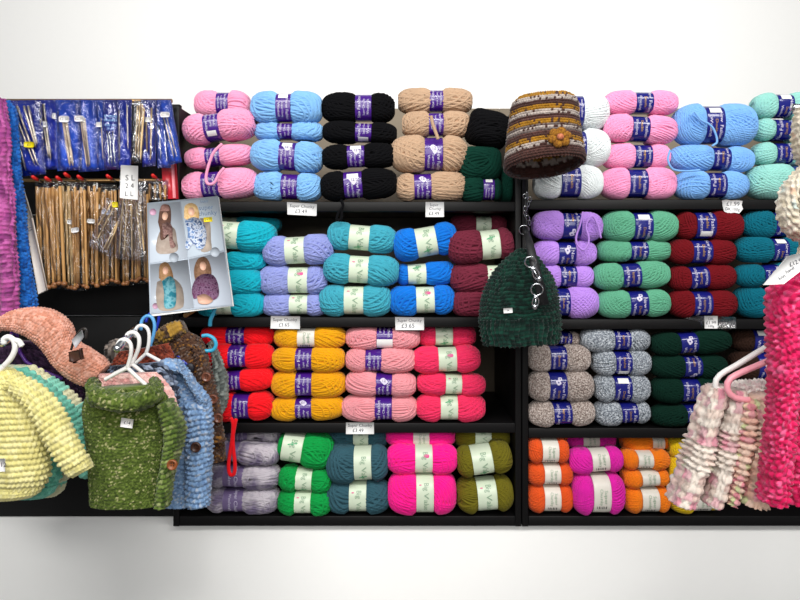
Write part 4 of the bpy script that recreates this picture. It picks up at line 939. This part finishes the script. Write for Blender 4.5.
loose([(670, 150), (668, 160), (673, 169), (686, 171), (700, 170)], -.028, .0022, 'sky blue smooth yarn ball in navy band, second from the top of its stack')
# ------------------------------------------------------------------ hats at the divider
strp = ['#432a25', '#966a16', '#a89d96', '#523530', '#6a5e5a']
def hatband(iu, iv, U, V, pal):
    seq = np.array([1, 1, 2, 2, 0, 0, 1, 1, 2, 2, 0, 3, 1, 1, 4, 2, 4, 3, 0, 1, 1, 2, 2] + [0, 3, 0, 0] * 8)
    k = seq[np.clip(iv, 0, len(seq) - 1).astype(int)]
    return pal[np.where(hsh(np.floor(U / .004), iv, 9) < .15, 0, k)]
t = garment('knitted_hat', at(544, 178, -.13), 'brown, mustard and white striped knitted hat with a crochet flower', 'hat')
loft('hat_body', [(519, 97, 570, 95, -.13, .04, 0), (512, 104, 577, 102, -.13, .055, .001), (509, 120, 578, 118, -.13, .06, .004), (506, 140, 580, 136, -.13, .065, .008), (504, 157, 583, 151, -.13, .068, .011), (503, 168, 585, 161, -.13, .070, .013), (506, 171, 583, 164, -.13, .066, .013)], 'garter', .0050, .0060, .0042, strp, t, e=.95, caps=(1, 0), colfn=hatband, solid=.007, flatback=1.0, wob=.002, warp=.06)
fm = yarn_mat('mustard crochet', ['#6e451a', '#9c6c24'], 300); fo = yarn_mat('peach crochet', ['#a85a40', '#c9805c'], 300)
fl = MB(); cf = at(560, 137, -.206)
for k in range(6):
    a = k * PI / 3 + .3; fl.ball((cf.x + .013 * math.cos(a), cf.y + .003, cf.z + .011 * math.sin(a)), .0095, .006, .0085, 14, 8)
f_ = under(fl.build('crochet_flower', fm, smooth=True), t)
sub(MB().ball((cf.x, cf.y - .003, cf.z), .0065, .006, .006, 14, 8).build('flower_centre', fo, smooth=True), f_)
gg = ['#0b2a22', '#0f352a', '#071d18']
t = garment('knitted_hat', at(520, 345, -.10), 'dark green knitted beanie hanging from a black strap on the divider', 'hat')
loft('hat_body', [(519, 249, 529, 249, -.10, .016), (508, 256, 537, 256, -.10, .028), (495, 268, 546, 268, -.10, .040), (487, 280, 553, 280, -.10, .047), (480, 296, 557, 294, -.10, .05), (478, 312, 559, 308, -.10, .05), (478, 322, 560, 318, -.10, .05)], 'garter', .0072, .0066, .0055, gg, t, e=.9, caps=(1, 0), solid=.006, wob=.003)
loft('ribbed_brim', rowsY([(477.5, 319, 561, 315), (479, 332, 561, 328), (482, 344, 560, 340)], -.10, .053), 'rib', .0085, .0095, .0065, gg, t, e=.9, caps=(0, 0), solid=.006, wob=.002)
stk(508, 310.5, 9, 5, -.153, t, '£8', -4)
strap_m = plain('black strap', '#131316', 0.5)
t = thing('clip_strap', at(548, 306, -.16), 'black strap with chrome key clips hanging down the divider', 'strap')
under(MB().slab([at(x, y, -.006) for x, y in ((522.5, 180), (527, 180), (527.5, 232), (524, 234))], (0, -1, 0), .002).build('strap', strap_m), t)
YS = -.180
P = [(522, 228, -.01), (527, 226, -.01)]
V4 = [at(522.5, 229, -.008), at(527.5, 227, -.008), at(533.5, 244, YS), at(549, 304, YS), at(539, 306, YS), at(526, 247, YS)]
under(MB().add([tuple(V4[0]), tuple(V4[1]), tuple(V4[2]), tuple(V4[5]), tuple(V4[3]), tuple(V4[4])] + [tuple(v + Vector((0, -.002, .0008))) for v in (V4[0], V4[1], V4[2], V4[5], V4[3], V4[4])], [(0, 1, 2, 3), (3, 2, 4, 5), (7, 6, 9, 8), (8, 9, 11, 10), (1, 0, 6, 7), (2, 1, 7, 8), (4, 2, 8, 10), (5, 4, 10, 11), (3, 5, 11, 9), (0, 3, 9, 6)]).build('strap', strap_m), t)
def ring(x, y, rx, ry, Y, rot=0, r=.0012, n=24):
    a = math.radians(rot); return [at(x + rx * math.cos(k * 2 * PI / n) * math.cos(a) - ry * math.sin(k * 2 * PI / n) * math.sin(a), y + rx * math.cos(k * 2 * PI / n) * math.sin(a) + ry * math.sin(k * 2 * PI / n) * math.cos(a), Y + .003 * math.sin(k * 2 * PI / n)) for k in range(n)]
def key_clip(xr, yr, rr, pts, tip):
    m = MB(); m.tube(ring(xr, yr, rr, rr * .95, YS - .006), .0015, 8, True)
    o = under(m.build('key_clip', chrome, smooth=True), t)
    m = MB()
    (xa, ya), (xb, yb) = pts
    m.tube(ring((xa + xb) / 2, (ya + yb) / 2, 3.0, math.hypot(xb - xa, yb - ya) / 2, YS - .008, -20 if tip else 8), .0016, 8, True)
    m.ball(at(xa, ya, YS - .007), .0045, .003, .0045); m.ball(at(xb, yb, YS - .008), .0045, .003, .005)
    m.tube([at(xa, ya, YS - .008), at(xb, yb, YS - .009)], .0016, 8)
    sub(m.build('clasp', chrome, smooth=True), o)
key_clip(530.5, 262, 5.6, ((533, 269), (539, 279)), True)
key_clip(537, 289.5, 6, ((536, 297), (535, 307)), False)
m = MB(); yy = 195
for k in range(7):
    m.tube(ring(527 + 2.6 * math.sin(k * 1.3), yy + k * 4.6, 1.7 if k % 2 else 1.0, 2.8, -.014, 12 * math.sin(k)), .0011, 6, True)
under(m.build('chain', chrome, smooth=True), t)
under(MB().tube(ring(524, 230, 5, 4.6, -.02), .0012, 6, True).build('split_ring', chrome, smooth=True), t)
under(MB().tube(ring(525, 196, 2.2, 2.2, -.010), .0013, 6, True).build('rivet', chrome, smooth=True), t)
# ------------------------------------------------------------------ right-hand garments
YR = -.40
hanger([hp([(845, 300), (815, 322), (770, 345), (735, 366), (720, 375), (715, 383), (717, 389), (724, 392)], YR - .012)], white_pl, .0042, 'white hanger end at the right, behind the pink one')
hanger([hp([(845, 318), (815, 338), (770, 360), (738, 374), (729, 380), (727, 388), (732, 396), (742, 399.5), (752, 400)], YR - .037)], pink_pl, .0045, 'pink hanger end curving over the peach skirt at the right')
cr1 = ['#dac8bc', '#d8aeb2', '#e0d5ca', '#cfb4ab', '#c9cdae', '#d2909e']; w1 = [.3, .2, .26, .14, .05, .05]
cr2 = ['#d9ac9a', '#da9ca0', '#e0c2b0', '#c8ce9c', '#d9b7a2', '#d68892']; w2 = [.3, .2, .2, .1, .12, .08]
t = garment('knitted_skirt', at(700, 500, YR), 'cream and pale pink chunky knitted skirt on the white hanger', 'skirt')
loft('waist', [(716, 390, 720, 398, YR + .03, .016), (730, 382, 730, 400, YR + .03, .02), (750, 379, 750, 402, YR + .03, .02), (775, 378, 775, 402, YR + .03, .02), (800, 378, 800, 402, YR + .03, .016)], 'moss', .006, .006, .005, ['#e9dfd8', '#f0e8e2', '#e4cfcd'], t)
KW = dict(dens=8, warp=.12, wob=.003)
loft('pleat', [(707, 388, 727, 384, YR, .022), (702, 398, 724, 397, YR, .03), (694, 420, 715, 418, YR, .034), (687, 445, 708, 443, YR, .036), (678, 470, 700, 468, YR, .036), (667, 500, 690, 500, YR, .034)], 'stock', .0140, .0098, .0085, cr1, t, wts=w1, ridge=(436, 464), **KW)
loft('pleat', [(727, 390, 742, 388, YR - .008, .022), (722, 402, 741, 400, YR - .008, .03), (718, 420, 737, 419, YR - .008, .034), (713, 445, 731, 443, YR - .008, .036), (707, 470, 724, 469, YR - .008, .036), (698, 500, 714, 500, YR - .008, .034)], 'stock', .0140, .0098, .0085, cr1, t, wts=w1, ridge=(426, 462), **KW)
t = garment('knitted_skirt', at(745, 500, YR - .03), 'peach and pink chunky knitted skirt with green flecks on the pink hanger', 'skirt')
loft('pleat', [(741, 402, 750, 400, YR - .03, .02), (738, 412, 749, 411, YR - .03, .028), (735, 430, 746, 429, YR - .03, .032), (730, 455, 741, 454, YR - .03, .032), (721, 500, 732, 500, YR - .03, .03)], 'garter', .0090, .0085, .0075, cr2, t, wts=w2, **KW)
loft('pleat', [(750, 398, 768, 392, YR - .04, .022), (750, 410, 770, 408, YR - .04, .03), (747, 430, 770, 428, YR - .04, .034), (743, 455, 769, 454, YR - .04, .036), (736, 500, 762, 500, YR - .04, .034)], 'stock', .0140, .0098, .0085, cr2, t, wts=w2, slant=.25, ridge=(418, 448), **KW)
hpk = ['#cf1f58', '#dd3a70', '#b8134a', '#e8608e']; hw = [.4, .3, .2, .1]
t = garment('knitted_scarf', at(785, 500, YR - .11), 'hot pink chunky scarf hanging at the right edge with a white tag', 'scarf')
loft('scarf_front', [(808, 258, 822, 264, YR - .10, .018), (790, 268, 822, 276, YR - .11, .024), (770, 288, 808, 298, YR - .11, .03), (768, 310, 800, 312, YR - .11, .03), (769, 350, 794, 350, YR - .11, .03), (769, 390, 790, 390, YR - .11, .03), (766, 430, 788, 430, YR - .11, .03), (759, 500, 784, 500, YR - .11, .028)], 'moss', .0092, .0078, .0062, hpk, t, wts=hw, warp=.32, marl=2, folds=(.002, 1, 0), wob=.003)
loft('scarf_back', [(808, 270, 845, 270, YR - .085, .022), (799, 300, 845, 300, YR - .085, .028), (790, 340, 845, 340, YR - .085, .028), (786, 400, 845, 400, YR - .085, .03), (786, 440, 845, 440, YR - .085, .03), (784, 500, 845, 500, YR - .085, .028)], 'moss', .0092, .0078, .0062, hpk, t, wts=hw, warp=.32, marl=2, folds=(.006, 1.5, 1), wob=.003)
tg = under(MB().slab([at(x, y, YR - .158) for x, y in ((762.5, 285), (787, 256.5), (816, 249), (812, 262), (783.5, 284))], (0, -1, 0), .0008).build('tag', card_mat), t)
flat_text('handwriting', [('£12.99', 797, 262, 6, 22), ('hand', 790, 270, 5, 30), ('knit', 782, 277, 5, 30)], YR - .1595, pen, tg, True)
cm = ['#d6ccb8', '#c9bda6', '#e2d9c8', '#c8a890', '#b9c4bc']; cw = [.4, .25, .25, .05, .05]
t = garment('cowl_scarf', at(800, 245, YR - .06), 'cream twisted loop scarf at the upper right edge', 'scarf')
loft('loop', [(797, 108, 818, 104, YR - .05, .02), (795, 125, 808, 124, YR - .05, .022), (796, 150, 808, 146, YR - .05, .022), (803, 168, 818, 160, YR - .05, .02)], 'rib', .009, .008, .005, cm, t, wts=cw, slant=.5)
loft('loop', [(838, 178, 828, 186, YR - .08, .02), (824, 164, 822, 176, YR - .08, .02), (805, 163, 812, 176, YR - .08, .02), (794, 172, 802, 182, YR - .08, .022), (784, 187, 795, 193, YR - .08, .022), (781, 208, 792, 208, YR - .08, .022), (785, 227, 795, 222, YR - .08, .022), (796, 239, 802, 231, YR - .08, .022), (810, 244, 812, 236, YR - .08, .02), (828, 240, 822, 232, YR - .08, .02), (840, 224, 829, 220, YR - .08, .02), (841, 200, 830, 202, YR - .08, .02)], 'rib', .009, .008, .005, cm, t, wts=cw, slant=.5)
loft('loop', [(812, 176, 815, 188, YR - .07, .018), (801, 183, 809, 192, YR - .07, .018), (794, 195, 804, 199, YR - .07, .018), (792, 210, 803, 209, YR - .07, .018), (797, 224, 805, 219, YR - .07, .018), (810, 233, 814, 226, YR - .07, .018)], 'rib', .009, .008, .005, cm, t, wts=cw, slant=.5)
loft('tail', [(800, 236, 808, 238, YR - .075, .010), (797, 246, 804, 248, YR - .075, .010), (795, 255, 799, 256, YR - .075, .005)], 'rib', .008, .006, .003, cm, t, wts=cw)
# clothes stand just beyond the right edge: the hangers, scarf and loop hang on it
t = thing('clothes_stand', (at(858, 300, YR).x, YR, 0.0), 'chrome clothes stand beyond the right edge carrying the pink garments', 'clothes stand')
q = at(858, 300, YR); zt = at(0, 100, YR).z
under(MB().tube([(q.x, YR, 0.02), (q.x, YR, .8), (q.x, YR, zt)], .011, 16).build('pole', chrome, smooth=True), t)
under(MB().tube([(q.x, YR, .012), (q.x, YR, .03)], [.16, .15], 32).build('base', chrome, smooth=True), t)
for y_, x_ in ((103, 806), (268, 812), (308, 838)):
    a_ = at(x_, y_, YR - .06); under(MB().tube([(q.x, YR, a_.z), (a_.x, YR - .03, a_.z)], .006, 12).build('arm', chrome, smooth=True), t)
# ------------------------------------------------------------------ light
w = bpy.data.worlds.new('world'); sc.world = w; w.use_nodes = True
w.node_tree.nodes['Background'].inputs[0].default_value = (0.93, 0.96, 1.0, 1); w.node_tree.nodes['Background'].inputs[1].default_value = 0.22
def area(name, loc, target, sx, sy, e, col=(1, 0.98, 0.95)):
    l = bpy.data.lights.new(name, 'AREA'); l.shape = 'RECTANGLE'; l.size = sx; l.size_y = sy; l.energy = e; l.color = col
    o = bpy.data.objects.new(name, l); C.objects.link(o); o.location = loc
    o.rotation_euler = (Vector(target) - Vector(loc)).to_track_quat('-Z', 'Y').to_euler(); return o
area('ceiling_lamp', (-0.5, -1.5, 2.75), (-0.2, 0.0, 1.3), 1.6, 0.35, 25)
area('ceiling_lamp', (0.8, -1.5, 2.75), (0.3, 0.0, 1.3), 1.6, 0.35, 25)
area('ceiling_lamp', (0, -2.9, 2.25), (0, 0, 1.2), 2.6, 1.0, 38)
sc.view_settings.view_transform = 'Standard'; sc.view_settings.look = 'None'; sc.view_settings.gamma = 1; sc.view_settings.use_curve_mapping = False
sc.view_settings.exposure = 0.0
